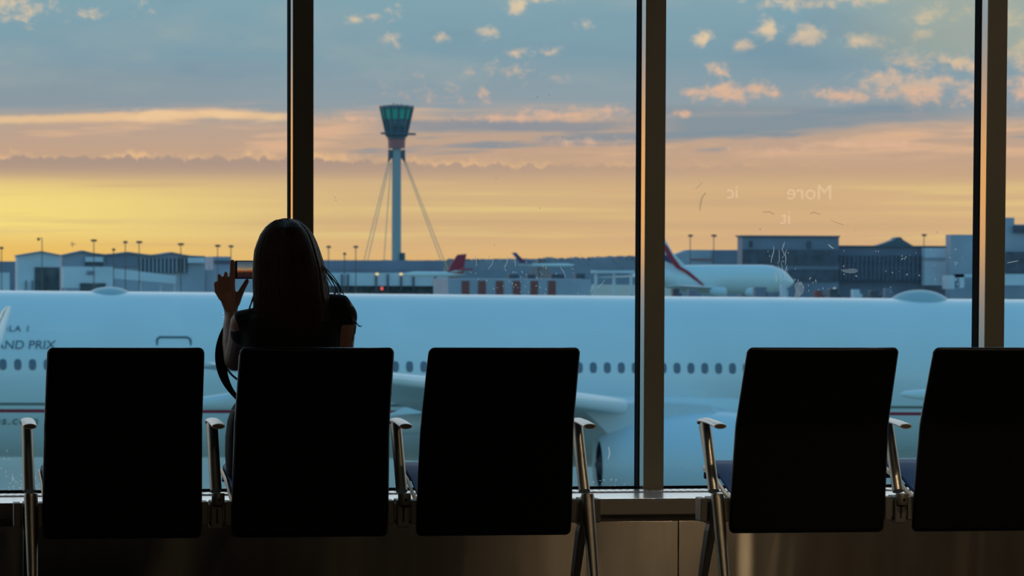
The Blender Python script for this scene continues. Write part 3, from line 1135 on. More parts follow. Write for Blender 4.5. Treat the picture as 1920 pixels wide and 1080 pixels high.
# belly fairing
bf = MB()
rr = []
for q in (-1, -.93, -.75, -.45, 0, .45, .75, .93, 1):
    k = max(.02, 1 - abs(q) ** 3) ** .6
    cx = rle.x - 5 + 10 * q
    rr.append([Vector((cx, YF + (2.2 + 1.15 * k) * math.cos(t), crown(cx) - 4.55 + (1.1 + .9 * k) * math.sin(t))) for t in [2 * PI * j / 32 for j in range(32)]])
part(bf.loft(rr), 'belly_fairing', M['white_paint'], pl, smooth=True)
# engine: exhaust end to the left, intake to the right
YE = YF - 9.8
e0 = P(1120, 872, YE)
e1 = P(1412, 866, YE)
ax = (e1 - e0)
ax.y = 0
L = ax.length
en = MB()
prof = [(0.02 * L, .86), (0, .98), (.01 * L, 1.04), (.12 * L, 1.26), (.28 * L, 1.52), (.45 * L, 1.70), (.62 * L, 1.80), (.8 * L, 1.83), (.92 * L, 1.76), (.98 * L, 1.66), (L, 1.56), (.985 * L, 1.47), (.9 * L, 1.44), (.7 * L, 1.5)]
en.lathe(prof, e0, ax, 48, cap=False)
eo = part(en, 'engine', M['nacelle'], pl, smooth=True)
part(MB().lathe([(.02 * L, .86), (.10 * L, .9), (.10 * L, .05)], e0, ax, 40, cap=False), 'exhaust', M['dark'], eo, smooth=True)
part(MB().lathe([(-.015 * L, .06), (.0 * L, .22), (.05 * L, .5), (.1 * L, .56)], e0, ax, 32), 'exhaust_cone', M['dark'], eo, smooth=True)
part(MB().lathe([(.72 * L, 1.5), (.72 * L, .05)], e0, ax, 40, cap=False), 'fan', M['dark'], eo)
py_ = MB()
tz = e0.z + 1.3
py_.prism([(e0.x + .1 * L, YE - .22, tz - .45), (e0.x + .8 * L, YE - .22, tz + .3), (e0.x + .72 * L, YE - .22, tz + .85), (e0.x + .3 * L, YE - .22, tz + 1.0), (e0.x - .1 * L, YE - .22, tz + .7)], (0, .44, 0))
part(py_, 'pylon', M['grey_paint'], pl, bev=.05)
# main gear
for k, dy in enumerate((5.2,)):
    gx = rle.x - 11.0
    part(MB().tube([(gx, YF - dy, crown(gx) - 5.0), (gx, YF - dy, GROUND + .7)], .2, 12), 'gear_strut', M['grey_paint'], pl)
    for wx in (-1.45, 0, 1.45):
        for s in (-.45, .45):
            part(MB().lathe([(-.2, .4), (-.2, .6), (-.12, .67), (.12, .67), (.2, .6), (.2, .4)], (gx + wx, YF - dy + s, GROUND + .67), (0, 1, 0), 24), 'wheel', M['rubber'], pl, smooth=True)
gx = 44.0
part(MB().tube([(gx, YF, crown(gx) - 6.0), (gx, YF, GROUND + .5)], .14, 12), 'gear_strut', M['grey_paint'], pl)
for s in (-.3, .3):
    part(MB().lathe([(-.15, .3), (-.15, .47), (.15, .47), (.15, .3)], (gx, YF + s, GROUND + .47), (0, 1, 0), 20), 'wheel', M['rubber'], pl, smooth=True)

# winglet of an aircraft parked out of view on the left
YL = 104.0
wl = thing('aircraft_wing', tuple(P(-60, 720, YL)), 'white upturned winglet at the left edge, belonging to an aircraft out of view', 'airplane')
rr = []
cd, nd = Vector((-.31, .95, 0)), Vector((-.95, -.31, 0))
for (px, py, ch, th) in ((-90, 735, 2.6, .10), (-48, 700, 1.7, .09), (-20, 665, 1.15, .08), (-3, 635, .85, .07), (8, 605, .65, .055), (15, 585, .5, .04), (18.5, 574, .26, .02)):
    c = P(px, py, YL)
    k = min(1, max(0, (700 - py) / 40))
    up_ = Vector((-.6, 0, .8)) * (1 - k) + nd * k
    rr.append([c + cd * (ch / 2 * math.cos(t)) + up_ * (th * math.sin(t)) for t in [2 * PI * j / 20 for j in range(20)]])
edge_ = [P(px, py, YL) + cd * (ch / 2 + .01) for px, py, ch in ((-20, 665, 1.15), (-3, 635, .85), (8, 605, .65), (15, 585, .5), (18.5, 575, .28))]
part(MB().tube(edge_, [.12, .11, .09, .07, .03], 12), 'glint_edge', M['silver'], wl, smooth=True)  # polished tube added to catch the orange glow along this edge
root = [[c + (q - c) * 1.5 + Vector((-dx, 0, -dz)) for q in rr[0]] for dx, dz, c in ((9, 1.6, sum(rr[0], Vector()) / 20), (3.5, .8, sum(rr[0], Vector()) / 20))]
part(MB().loft(root + rr[:2]), 'wing', M['white_paint'], wl, smooth=True)
part(MB().loft(rr[1:]), 'winglet', M['white_paint'], wl, smooth=True)
# wing tip pod between the right-hand seats
YR = 122.0
a = P(1689, 739, YR)
wt = thing('aircraft_wing', tuple(P(1760, 742, YR)), 'pale pointed wing tip between the two right-hand seat backs', 'airplane')
pr = [(0, .02), (.12, .10), (.5, .16), (1.2, .2), (2.4, .2), (3.4, .1), (3.9, .02)]
part(MB().lathe(pr, a, (1, 0, -.03), 20), 'wing_tip', M['white_paint'], wt, smooth=True)
part(MB().loft([foil(a + Vector((1.0, .1, -.02)), a + Vector((4.0, .1, -.1)), .12), foil(a + Vector((3.0, 6, -.1)), a + Vector((7.0, 6, -.3)), .3)]), 'wing', M['white_paint'], wt, smooth=True)

# ------------------------------------------------------------------ outside: buildings, masts, tower, far aircraft
def pbox(mb, x0, y0, x1, y1, Y, d, off=0.0):
    """box standing at distance Y whose front covers a pixel rectangle; y1 None = down to the ground"""
    xm = (x0 + x1) / 2
    a, b = P(x0, y0, Y).x, P(x1, y0, Y).x
    zt_ = P(xm, y0, Y).z
    z0 = GROUND if y1 is None else P(xm, y1, Y).z
    return mb.box((a, Y - off, z0), (b, Y + d, zt_))


def ppoly(mb, pts, Y, d):
    return mb.prism([P(x, y, Y) for x, y in pts], (0, d, 0))


def gz(px, Y):
    return (P(px, 500, Y).x, Y, GROUND)


def building(label, px, Y, body, bmat, parts, cat='building', name='terminal_building'):
    t = thing(name, gz(px, Y), label, cat)
    o = part(body, 'walls', bmat, t)
    for nm, mbx, mt in parts:
        part(mbx, nm, mt, t)
    return t


def zpx(y):           # pixel row whose ray meets the ground is below the near aircraft: close the outline on the ground
    return y


YA = 600.0
b = MB()
ppoly(b, [(32, 478), (78, 471), (113, 478), (113, 620), (32, 620)], YA, 7)
rf = MB()
ppoly(rf, [(30, 478.6), (78, 470.6), (115, 478), (115, 479.8), (78, 472.6), (30, 480.4)], YA - .6, 8)
g = MB()
pbox(g, 65, 501, 112, 620, YA - .25, .2)
ft = MB()
for k in range(6):
    x = 48 + k * 12
    pbox(ft, x, 526, x + 1.6, 620, YA - .4, .3)
building('pale hangar with a dark square doorway at the far left', 72, YA, b, M['facade'], [('roof', rf, M['roof']), ('doorway', g, M['opening']), ('door_posts', ft, M['band'])], name='hangar')

b = MB()
outl = [(116, 478), (135, 474), (155, 469.5), (175, 474), (198, 476.5), (218, 475), (240, 472), (262, 475), (282, 477.5), (302, 476), (322, 472.5), (345, 477), (358, 479), (385, 480)]
ppoly(b, outl + [(385, 620), (116, 620)], YA + 8, 9)
rf = MB()
ppoly(rf, outl + [(x, y + 2.2) for x, y in outl[::-1]], YA + 7.2, 10)
g1, g2, g3, lt, rs = MB(), MB(), MB(), MB(), MB()
pbox(g1, 160, 492, 194, 501, YA + 7.6, .3)
pbox(g2, 262, 484, 352, 511, YA + 7.6, .3)
pbox(g3, 200, 480, 258, 500, YA + 7.6, .3)
for k in range(12):
    x = 264 + k * 7.4
    pbox(lt, x, 484, x + 1.1, 511, YA + 7.2, .3)
pbox(rs, 184, 507, 195, 515, YA + 7.4, .4)
pbox(lt, 160, 482, 193, 491, YA + 7.0, .5)
pbox(lt, 352, 483, 384, 493, YA + 7.0, .5)
building('long low terminal with a scalloped gabled roof left of the woman', 250, YA, b, M['facade_mid'],
         [('roof', rf, M['roof']), ('window_band', g1, M['band']), ('window_band', g2, M['band']), ('window_band', g3, M['facade_dark']), ('fins', lt, M['facade']), ('red_panel', rs, M['brick'])])
b, g, l2 = MB(), MB(), MB()
pbox(b, 118, 500, 212, 540, YA - 40, 4)
for x in (121, 150, 182, 208):
    pbox(b, x, 539, x + 4, None, YA - 39, 1)
pbox(g, 150, 531, 198, 560, YA - 40.3, .4)
pbox(l2, 163, 508, 177, 515, YA - 40.2, .3)
ppoly(b, [(212, 503), (330, 517), (330, 532), (212, 522)], YA - 40, 4)
for x in (262, 300, 326):
    pbox(b, x, 530, x + 3, None, YA - 39, 1)
building('pale jet bridge sloping to the right in front of the long terminal', 210, YA - 40, b, M['facade'], [('dark_underside', g, M['opening']), ('grey_panel', l2, M['facade_dark'])], 'jet bridge', 'jet_bridge')
b, g = MB(), MB()
pbox(b, 400, 481, 434, None, YA + 20, 30)
pbox(b, 386, 506, 480, None, YA + 10, 20)
pbox(g, 402, 488, 432, 494, YA + 19.6, .5)
building('small flat-roofed block beside her raised hand', 420, YA + 20, b, M['facade_mid'], [('window_band', g, M['band'])])
b = MB()
pbox(b, -20, 490, 30, None, 900, 30)
g = MB()
pbox(g, -20, 511, 18, 522, 880, .5)
pbox(g, -20, 522, 18, None, 880, 12)
building('low grey building at the far left edge behind the hangar', 10, 900, b, M['facade_dark'], [('annex', g, M['facade'])])

YM = 950.0
b = MB()
pbox(b, 598, 488, 832, 511, YM + 10, 14)
pbox(b, 600, 511, 838, None, YM + 11, 12)
f1, ps, g, lm, rd = MB(), MB(), MB(), MB(), MB()
pbox(f1, 598, 511.5, 838, 536, YM, 8)
for x in (640, 651, 704, 726, 751, 774, 815, 845):
    pbox(ps, x, 514, x + 3, 545, YM - .6, .6)
pbox(g, 598, 536, 842, 552, YM + 2, 4)
for x in (707, 752, 777, 815, 846):
    q = P(x, 514, YM - 1)
    lm.ball(q, (.45, .3, .35), 8, 6)
q = P(716, 541, YM - 1)
rd.ball(q, (.4, .3, .45), 8, 6)
building('wide slate-topped terminal at the foot of the control tower', 715, YM, b, M['facade_dark'],
         [('pale_front', f1, M['facade']), ('posts', ps, M['band']), ('dark_base', g, M['opening']), ('lamps', lm, M['lamp']), ('red_lamp', rd, M['redlamp'])])

YD = 760.0
b = MB()
pbox(b, 840, 523, 1108, None, YD, 20)
t = building('low pale shed with a row of red doors behind the airliner', 970, YD, b, M['facade_mid'], [])
for x in (866, 897, 930, 962, 995, 1028):
    d_ = MB()
    pbox(d_, x, 526.5, x + 14, None, YD - .15, .12)
    part(d_, 'red_door', M['brick'], t)

# control tower
YT = 1700.0
tw = thing('control_tower', gz(743, YT), 'tall airport control tower with a green glazed cab and stay cables', 'tower')


def tz_(py):
    return P(743.5, py, YT).z


tx = P(743.5, 350, YT).x
pm = YT / F * 1.0
part(MB().lathe([(GROUND - GROUND, 9.5 * pm), (tz_(487) - GROUND, 9.0 * pm), (tz_(300) - GROUND, 8.6 * pm), (tz_(278) - GROUND, 8.6 * pm)], (tx, YT, GROUND), (0, 0, 1), 24), 'mast', M['tower'], tw, smooth=True)
part(MB().lathe([(0, 16 * pm), (tz_(258) - tz_(278), 16.5 * pm)], (tx, YT, tz_(278)), (0, 0, 1), 24), 'red_storey', M['tower_red'], tw)
part(MB().lathe([(0, 17.5 * pm), (tz_(254) - tz_(262), 18 * pm)], (tx, YT, tz_(261)), (0, 0, 1), 24), 'collar', M['tower_dark'], tw)
cab = part(MB().lathe([(0, 19 * pm), (tz_(236) - tz_(255), 22.5 * pm), (tz_(224) - tz_(255), 25 * pm)], (tx, YT, tz_(255)), (0, 0, 1), 12), 'cab_base', M['tower_dark'], tw)
part(MB().lathe([(0, 25 * pm), (tz_(203) - tz_(224), 30 * pm)], (tx, YT, tz_(224)), (0, 0, 1), 12), 'cab_glazing', M['tower_glass'], tw)
part(MB().lathe([(0, 32.5 * pm), (tz_(200) - tz_(204), 32.5 * pm), (tz_(197.5) - tz_(204), 24 * pm)], (tx, YT, tz_(204)), (0, 0, 1), 24), 'cab_roof', M['tower_dark'], tw)
ribs = MB()
for k in range(12):
    a = 2 * PI * (k + .0) / 12
    ribs.tube([(tx + 19.2 * pm * math.cos(a), YT + 19.2 * pm * math.sin(a), tz_(255)), (tx + 31.5 * pm * math.cos(a), YT + 31.5 * pm * math.sin(a), tz_(200))], .45, 6)
part(ribs, 'cab_ribs', M['tower_dark'], tw)
bal = MB()
a_ = 10 * pm
part(MB().ball((tx, YT - 17 * pm, tz_(231)), (17 * pm, 8 * pm, 13 * pm), 16, 10), 'cab_screen', M['tower_dark'], tw, smooth=True)
bal.tube([(tx - 31 * pm, YT - 5, tz_(251)), (tx + 32 * pm, YT - 5, tz_(252))], .5, 8)
part(bal, 'balcony_boom', M['tower_dark'], tw)
an = MB()
for dx, h in ((-6, 4), (1, 3), (9, 3)):
    an.tube([(tx + dx * pm, YT, tz_(198)), (tx + dx * pm, YT, tz_(198 - h))], .25, 6)
part(an, 'aerials', M['tower_dark'], tw)
fl = MB()
for s in (-1, 1):
    fl.prism([(tx + s * 8.5 * pm, YT - 1, tz_(282)), (tx + s * 15.5 * pm, YT - 1, tz_(280)), (tx + s * 16.5 * pm, YT - 1, tz_(306)), (tx + s * 12 * pm, YT - 1, tz_(300)), (tx + s * 9 * pm, YT - 1, tz_(296))], (0, 2, 0))
part(fl, 'cable_anchor', M['tower_dark'], tw)
part(MB().box((tx + 8 * pm, YT - 3, GROUND), (tx + 15 * pm, YT + 3, tz_(474))), 'stair_block', M['tower_dark'], tw)
for (xa, ya, xb, yb_) in ((728, 305, 683, 486), (731, 305, 690, 486), (733, 306, 720, 486), (758, 304, 826, 486), (761, 304, 832, 486)):
    A, B = P(xa, ya, YT - 2), P(xb, yb_, YT - 2)
    B = A + (B - A) * ((A.z - GROUND) / (A.z - B.z))
    part(MB().tube([A, B], .19, 6), 'stay_cable', M['cable'], tw)

# floodlight masts
def mast(px, top, Y, label, both=True, w=7):
    x, y, z = gz(px, Y)
    zt_ = P(px, top, Y).z
    t = thing('floodlight_mast', (x, y, z), label, 'light mast', 'apron floodlight masts')
    s = Y / F
    part(MB().tube([(x, y, z), (x, y, zt_)], [1.05 * s, .75 * s], 8), 'pole', M['mast'], t)
    h = MB()
    if both:
        h.box((x - w * .75 * s, y - .3, zt_ - 1.2 * s), (x + w * .75 * s, y + .3, zt_))
        for k in (-.6, -.2, .2, .6):
            h.box((x + (k * w - .9) * s, y - .8, zt_ - 4 * s), (x + (k * w + .9) * s, y + .3, zt_ - .8 * s))
    else:
        h.box((x - w * s, y - .3, zt_), (x + .5 * s, y + .3, zt_ + 1 * s))
        h.box((x - w * s, y - .6, zt_ - 4 * s), (x - (w - 4.5) * s, y + .3, zt_ + .5 * s))
    part(h, 'floodlights', M['mast'], t)


for px, top, Y, lb, bo, w in (
        (3, 463, 535, 'short mast cut by the left edge of the photo', True, 4),
        (79, 447, 535, 'mast with a one-sided lamp head above the hangar gable', False, 9),
        (176, 449, 535, 'mast with a wide lamp head right of the hangar, under the cloud', True, 7),
        (213, 466, 535, 'thin short mast between the wide-headed mast and the next pair', True, 3),
        (235, 452, 535, 'left one of the close pair of masts over the long terminal', True, 4.5),
        (261, 452, 535, 'right one of the close pair of masts over the long terminal', True, 7),
        (339, 456, 535, 'mast standing alone over the right end of the scalloped terminal', True, 7),
        (408, 459, 535, 'mast over the small flat-roofed block, left of her fingertip', True, 6),
        (433, 460, 535, 'mast directly above her raised forefinger', True, 5),
        (616, 461, 900, 'faint mast just right of her hair', True, 5),
        (646, 474, 900, 'stubby mast on the slate terminal between two taller ones', True, 3),
        (667, 461, 900, 'faint mast nearest the control tower cables', True, 5),
        (1294, 440, 1150, 'left one of two masts beside the far tail with red stripes', True, 5),
        (1338, 440, 1150, 'right one of two masts beside the dark block', True, 6),
        (1732, 439, 1150, 'mast on the long terminal right of the pyramid roof', True, 5)):
    mast(px, top, Y, lb + ', dark floodlight mast' if 'mast' not in lb else lb, bo, w)

# aircraft climbing far off
YX = 4500.0
q = P(136, 457, YX)
fa = thing('airplane', tuple(q), 'tiny aircraft in the yellow sky above the left terminal', 'airplane')
s = YX / F
part(MB().tube([q + Vector((-1.2 * s, 0, 3.5 * s)), q + Vector((0, 0, -5 * s))], [.5 * s, .9 * s], 8), 'fuselage', M['mast'], fa)
part(MB().prism([q + Vector((-3 * s, 0, .5 * s)), q + Vector((7 * s, 0, -.2 * s)), q + Vector((7 * s, 0, -1 * s)), q + Vector((-3 * s, 0, -.9 * s))], (0, 4, 0)), 'wing', M['mast'], fa)


# two far tails
def tail_plane(label, Y, fin, stripe, fmat, smat, fx0, fx1, fy, fr):
    t = thing('airliner', gz(fin[0][0], Y), label, 'airplane')
    m_ = MB()
    ppoly(m_, fin, Y - .4, .8)
    part(m_, 'tail_fin', fmat, t, bev=.1)
    if stripe:
        m2 = MB()
        ppoly(m2, stripe, Y - .55, 1.1)
        part(m2, 'fin_marking', smat, t)
    a, b = P(fx0, fy, Y), P(fx1, fy, Y)
    s = Y / F
    part(MB().tube([a, a.lerp(b, .15), a.lerp(b, .75), b], [fr * s * .5, fr * s, fr * s * .9, fr * s * .2], 16), 'fuselage', M['white_paint'], t, smooth=True)
    c = a.lerp(b, .9)
    part(MB().prism([c + Vector((0, -6, 1)), c + Vector((2.5, -6, 1)), c + Vector((4, 6, 1)), c + Vector((-1.5, 6, 1))], (0, 0, .4)), 'tailplane', fmat, t)
    return t


tail_plane('far aircraft with a dark red tail fin right of the control tower', 930, [(838, 512), (846, 495), (858, 477.5), (875, 476), (872, 492), (868, 513)], [(842, 510), (868, 503), (866, 510)], M['tail_red'], M['white_paint'], 760, 872, 514, 5)
tail_plane('far aircraft with a small blue and red tail fin by the treeline', 1500, [(960, 474), (968, 473.5), (976, 482), (990, 493), (975, 493)], [(967, 480), (975, 483), (990, 493), (982, 493)], M['tail_blue'], M['tail_red'], 1075, 972, 497, 3)

# trees on the horizon
tr = MB()
rt = random.Random(9)


def treeline(mb, x0, x1, ytop, Y, rough):
    n = int((x1 - x0) / 3)
    rows = []
    h1 = h2 = 0.0
    for i in range(n + 1):
        px = x0 + (x1 - x0) * i / n
        h1 = h1 * .8 + rt.uniform(-1, 1) * .5
        h2 = h2 * .3 + rt.uniform(-1, 1) * .6
        c = P(px, ytop(px) + rough * (h1 + h2 * .6), Y)
        h = c.z - GROUND
        rows.append([Vector((c.x, Y - 60, GROUND - 1)), Vector((c.x, Y - 38, GROUND + h * .55)), Vector((c.x + rt.uniform(-1, 1), Y - 12, GROUND + h * .9)),
                     Vector((c.x, Y, c.z)), Vector((c.x, Y + 20, GROUND + h * .8)), Vector((c.x, Y + 50, GROUND - 1))])
    mb.loft(rows)
    for i in range(n // 2):
        px = x0 + (x1 - x0) * rt.random()
        c = P(px, ytop(px) + rough * .4, Y)
        h = c.z - GROUND
        w_ = rt.uniform(2.5, 5) * Y / F
        mb.ball((c.x, c.y - rt.uniform(0, 14), c.z - h * .38), (w_, w_, h * .4), 9, 7)


treeline(tr, 600, 930, lambda x: 488, 2500, 1.2)
treeline(tr, 840, 1020, lambda x: 485.5, 2300, 1.0)
treeline(tr, 1010, 1200, lambda x: 484 - (x - 1010) * .02, 2200, 2.2)
treeline(tr, 1180, 1300, lambda x: 479 - (x - 1180) * .02, 2200, 2.0)
treeline(tr, -30, 120, lambda x: 491, 2300, 1.0)
treeline(tr, 380, 620, lambda x: 489, 2500, 1.0)
tag(tr.build('treeline', M['trees'], smooth=True), 'dark distant treeline along the horizon across the airfield', 'trees', kind='stuff')

# parked vehicles, small and dark, beyond the shed
def truck(x0, y0, x1, y1, Y, m, label, cab_right=True):
    a, b = P(x0, y1, Y), P(x1, y1, Y)
    zt_ = P(x0, y0, Y).z
    t = thing('truck', ((a.x + b.x) / 2, Y, GROUND), label, 'truck', 'vehicles parked across the apron')
    w_ = b.x - a.x
    h = zt_ - GROUND
    cx0 = a.x + (.26 * w_ if not cab_right else 0)
    part(MB().box((cx0, Y, GROUND + h * .14), (cx0 + .72 * w_, Y + 2.5, zt_), .1), 'cargo_box', m, t)
    cx = b.x - .25 * w_ if cab_right else a.x
    part(MB().box((cx, Y + .1, GROUND + h * .14), (cx + .25 * w_, Y + 2.4, GROUND + h * .75), .1), 'cab', m, t)
    for q in (.15, .55, .87):
        part(MB().lathe([(-.2, .3), (-.2, h * .12 + .1), (.2, h * .12 + .1), (.2, .3)], (a.x + q * w_, Y + .2, GROUND + h * .12 + .1), (0, 1, 0), 14), 'wheel', M['rubber'], t)


for i, (x0, y0, x1, y1, Y, m, lb) in enumerate((
        (954, 514.5, 980, 521, 1500, 'band', 'dark truck above the fourth red door of the shed'),
        (989, 514.5, 1010, 521, 1500, 'band', 'dark truck above the fifth red door of the shed'),
        (1034, 514, 1068, 521, 1500, 'band', 'long dark truck above the last red door of the shed'),
        (1080, 513, 1104, 521, 1500, 'band', 'dark truck left of the far white tailplane'),
        (1466, 533, 1478, 556, 900, 'facade', 'white truck under the nose of the far double-deck aircraft'),
        (1840, 535, 1850, 560, 900, 'facade', 'pale truck hidden at the right-hand post'),
        (1416, 538, 1446, 556, 900, 'facade_dark', 'grey truck under the far double-deck fuselage'))):
    if i != 5:
        truck(x0, y0, x1, y1, Y, M[m], lb)

for i, x in enumerate((1262, 1292, 1530, 1556, 1600, 1632, 1660)):
    truck(x, 541 + (i % 3) * 2, x + 17 + (i % 2) * 5, 557, 880 + 6 * i, M[('band', 'facade_dark', 'brick', 'band', 'facade', 'band', 'facade_dark')[i]],
          ('dark service vehicle left of the far tail stripes', 'grey service vehicle under the red tail stripe', 'small red vehicle right of the pale smear on the glass', 'dark vehicle beyond the small red one',
           'pale vehicle low before the long dark terminal', 'dark vehicle right of the pale one before the long dark terminal', 'grey vehicle left of the dome on the airliner spine')[i])

# far double-deck airliner
YJ = 1000.0
aj = thing('airliner', gz(1360, YJ), 'far double-deck white airliner with red and dark stripes on its tail', 'airplane')
SEC = [(1180, 516, 519), (1205, 507, 524), (1235, 502, 534), (1262, 499, 543), (1290, 497, 549), (1330, 496.5, 551), (1380, 496.5, 551), (1430, 496.5, 551), (1447, 498, 549), (1462, 503, 546), (1474, 511, 542), (1482, 520, 537), (1488, 526, 531)]
rr = []
for px, t_, b_ in SEC:
    A, B = P(px, t_, YJ), P(px, b_, YJ)
    c = (A + B) / 2
    h = (A.z - B.z) / 2
    rr.append([c + Vector((0, min(h, 3.5) * math.cos(t), h * math.sin(t))) for t in [2 * PI * j / 28 for j in range(28)]])
part(MB().loft(rr), 'fuselage', M['white_paint'], aj, smooth=True)
fn = MB()
ppoly(fn, [(1205, 420), (1228, 418), (1246, 446), (1262, 474), (1284, 497), (1300, 503), (1225, 508)], YJ - .7, 1.4)
part(fn, 'tail_fin', M['white_paint'], aj, bev=.2)
m2 = MB()
ppoly(m2, [(1226, 443), (1236, 446), (1252, 462), (1263, 482), (1277, 500), (1291, 508), (1305, 520), (1317, 531), (1322, 538), (1316, 534), (1300, 523), (1285, 511), (1268, 503), (1254, 484), (1244, 466)], YJ - 3.75, .4)
part(m2, 'red_stripe', M['red'], aj)
m2 = MB()
ppoly(m2, [(1215, 470), (1240, 476), (1252, 480), (1268, 494), (1264, 496), (1250, 490), (1236, 487), (1215, 484)], YJ - .95, 1.9)
part(m2, 'dark_stripe', M['tail_blue'], aj)
hs = MB()
hs.loft([foil(P(1240, 517, YJ - 3), P(1170, 520, YJ - 3), .7), foil(P(1150, 519, YJ - 18), P(1110, 521, YJ - 18), .3)])
part(hs, 'tailplane', M['white_paint'], aj, smooth=True)
hs = MB()
hs.loft([foil(P(1350, 540, YJ - 3), P(1262, 543, YJ - 3), 1.6), foil(P(1270, 535, YJ - 36), P(1240, 537, YJ - 36), .5)])
part(hs, 'wing', M['grey_paint'], aj, smooth=True)
for px in (1330, 1398):
    q = P(px, 549, YJ - 12)
    part(MB().lathe([(0, .7), (.8, 1.3), (3, 1.6), (4.4, 1.5), (4.6, 1.2), (4.2, 1.1)], q, (1, 0, 0), 20), 'engine', M['grey_paint'], aj, smooth=True)
# ground steps / loader at the far tail
b = MB()
pbox(b, 1112, 507, 1190, 512, 930, 3)
for x in (1116, 1150, 1182):
    pbox(b, x, 511, x + 4, None, 931, 1)
building('pale raised walkway in front of the treeline left of the middle post', 1150, 930, b, M['facade'], [], 'walkway', 'walkway')

# right-hand terminal buildings
YR1 = 1250.0
b = MB()
ppoly(b, [(1268, 477), (1290, 468.5), (1392, 468.5), (1392, 560), (1268, 560)], YR1, 6)
g, g2 = MB(), MB()
pbox(g, 1336, 470, 1391, 496, YR1 - .4, .4)
pbox(g2, 1296, 485, 1334, 488, YR1 - .4, .4)
building('low slate building left of the tall dark block', 1330, YR1, b, M['facade_mid'], [('window_band', g, M['facade_dark']), ('red_line', g2, M['tower_red'])])
YR2 = 1200.0
b = MB()
pbox(b, 1392, 443, 1573, None, YR2, 7)
rf, g, g2, g3, g4 = MB(), MB(), MB(), MB(), MB()
pbox(rf, 1390, 441.6, 1575, 444.5, YR2 - .8, 8.6)
pbox(g, 1392, 468, 1573, 497, YR2 - .5, .5)
pbox(g2, 1406, 452, 1411, 463, YR2 - .6, .6)
pbox(g3, 1514, 452, 1521, 465, YR2 - .6, .6)
pbox(g4, 1480, 505, 1573, 528, YR2 - .5, .5)
building('tall dark slab block behind the far double-deck aircraft', 1480, YR2, b, M['facade_dark'], [('roof_edge', rf, M['tower_dark']), ('window_band', g, M['band']), ('vent', g2, M['band']), ('vent', g3, M['band']), ('window_band', g4, M['band'])])
b = MB()
pbox(b, 1573, 462, 1781, None, YR2 + 8, 6)
rf, pv, g, g2, pp, rb, fn_ = MB(), MB(), MB(), MB(), MB(), MB(), MB()
pbox(rf, 1573, 460.6, 1781, 463, YR2 + 7, 7.5)
ppoly(rf, [(1640, 462), (1662, 455), (1676, 449.5), (1681, 445), (1689, 444.5), (1694, 450), (1704, 456), (1714, 462)], YR2 + 8.5, 5)
pbox(g, 1573, 479, 1731, 493, YR2 + 4.5, .5)
pbox(g2, 1573, 506, 1731, 525, YR2 + 4.5, .5)
pbox(pp, 1730, 465, 1778, 535, YR2 + 4, .9)
pbox(rb, 1731, 483, 1777, 488, YR2 + 3.6, .5)
for k in range(20):
    x = 1576 + k * 8
    pbox(fn_, x, 479, x + 1.2, 527, YR2 + 4, .5)
building('long dark terminal with a small pyramid roof on the right', 1670, YR2 + 5, b, M['facade_dark'],
         [('roof', rf, M['tower_dark']), ('window_band', g, M['band']), ('window_band', g2, M['band']), ('pale_panel', pp, M['facade']), ('panel_stripe', rb, M['facade_mid']), ('fins', fn_, M['facade_dark'])])
b = MB()
pbox(b, 1783, 440, 1871, None, YR2 - 10, 6)
pbox(b, 1871, 408, 1902, None, YR2 - 10, 5)
pbox(b, 1902, 421, 2000, None, YR2 - 10, 6)
g, g2, jb = MB(), MB(), MB()
pbox(g, 1900, 423, 2000, 437, YR2 - 12, .5)
pbox(g2, 1886, 472, 2000, 514, YR2 - 13, .5)
pbox(jb, 1886, 514, 2000, 535, YR2 - 30, 8)
pbox(jb, 1780, 516, 1790, 542, YR2 - 30, 8)
pbox(jb, 1800, 514, 1826, 520, YR2 - 30, 8)
pbox(jb, 1800, 514, 1808, 540, YR2 - 30, 8)
building('stepped grey terminal block behind the right-hand post', 1850, YR2 - 10, b, M['facade_mid'], [('window_band', g, M['band']), ('window_band', g2, M['band']), ('boarding_arm', jb, M['facade'])])


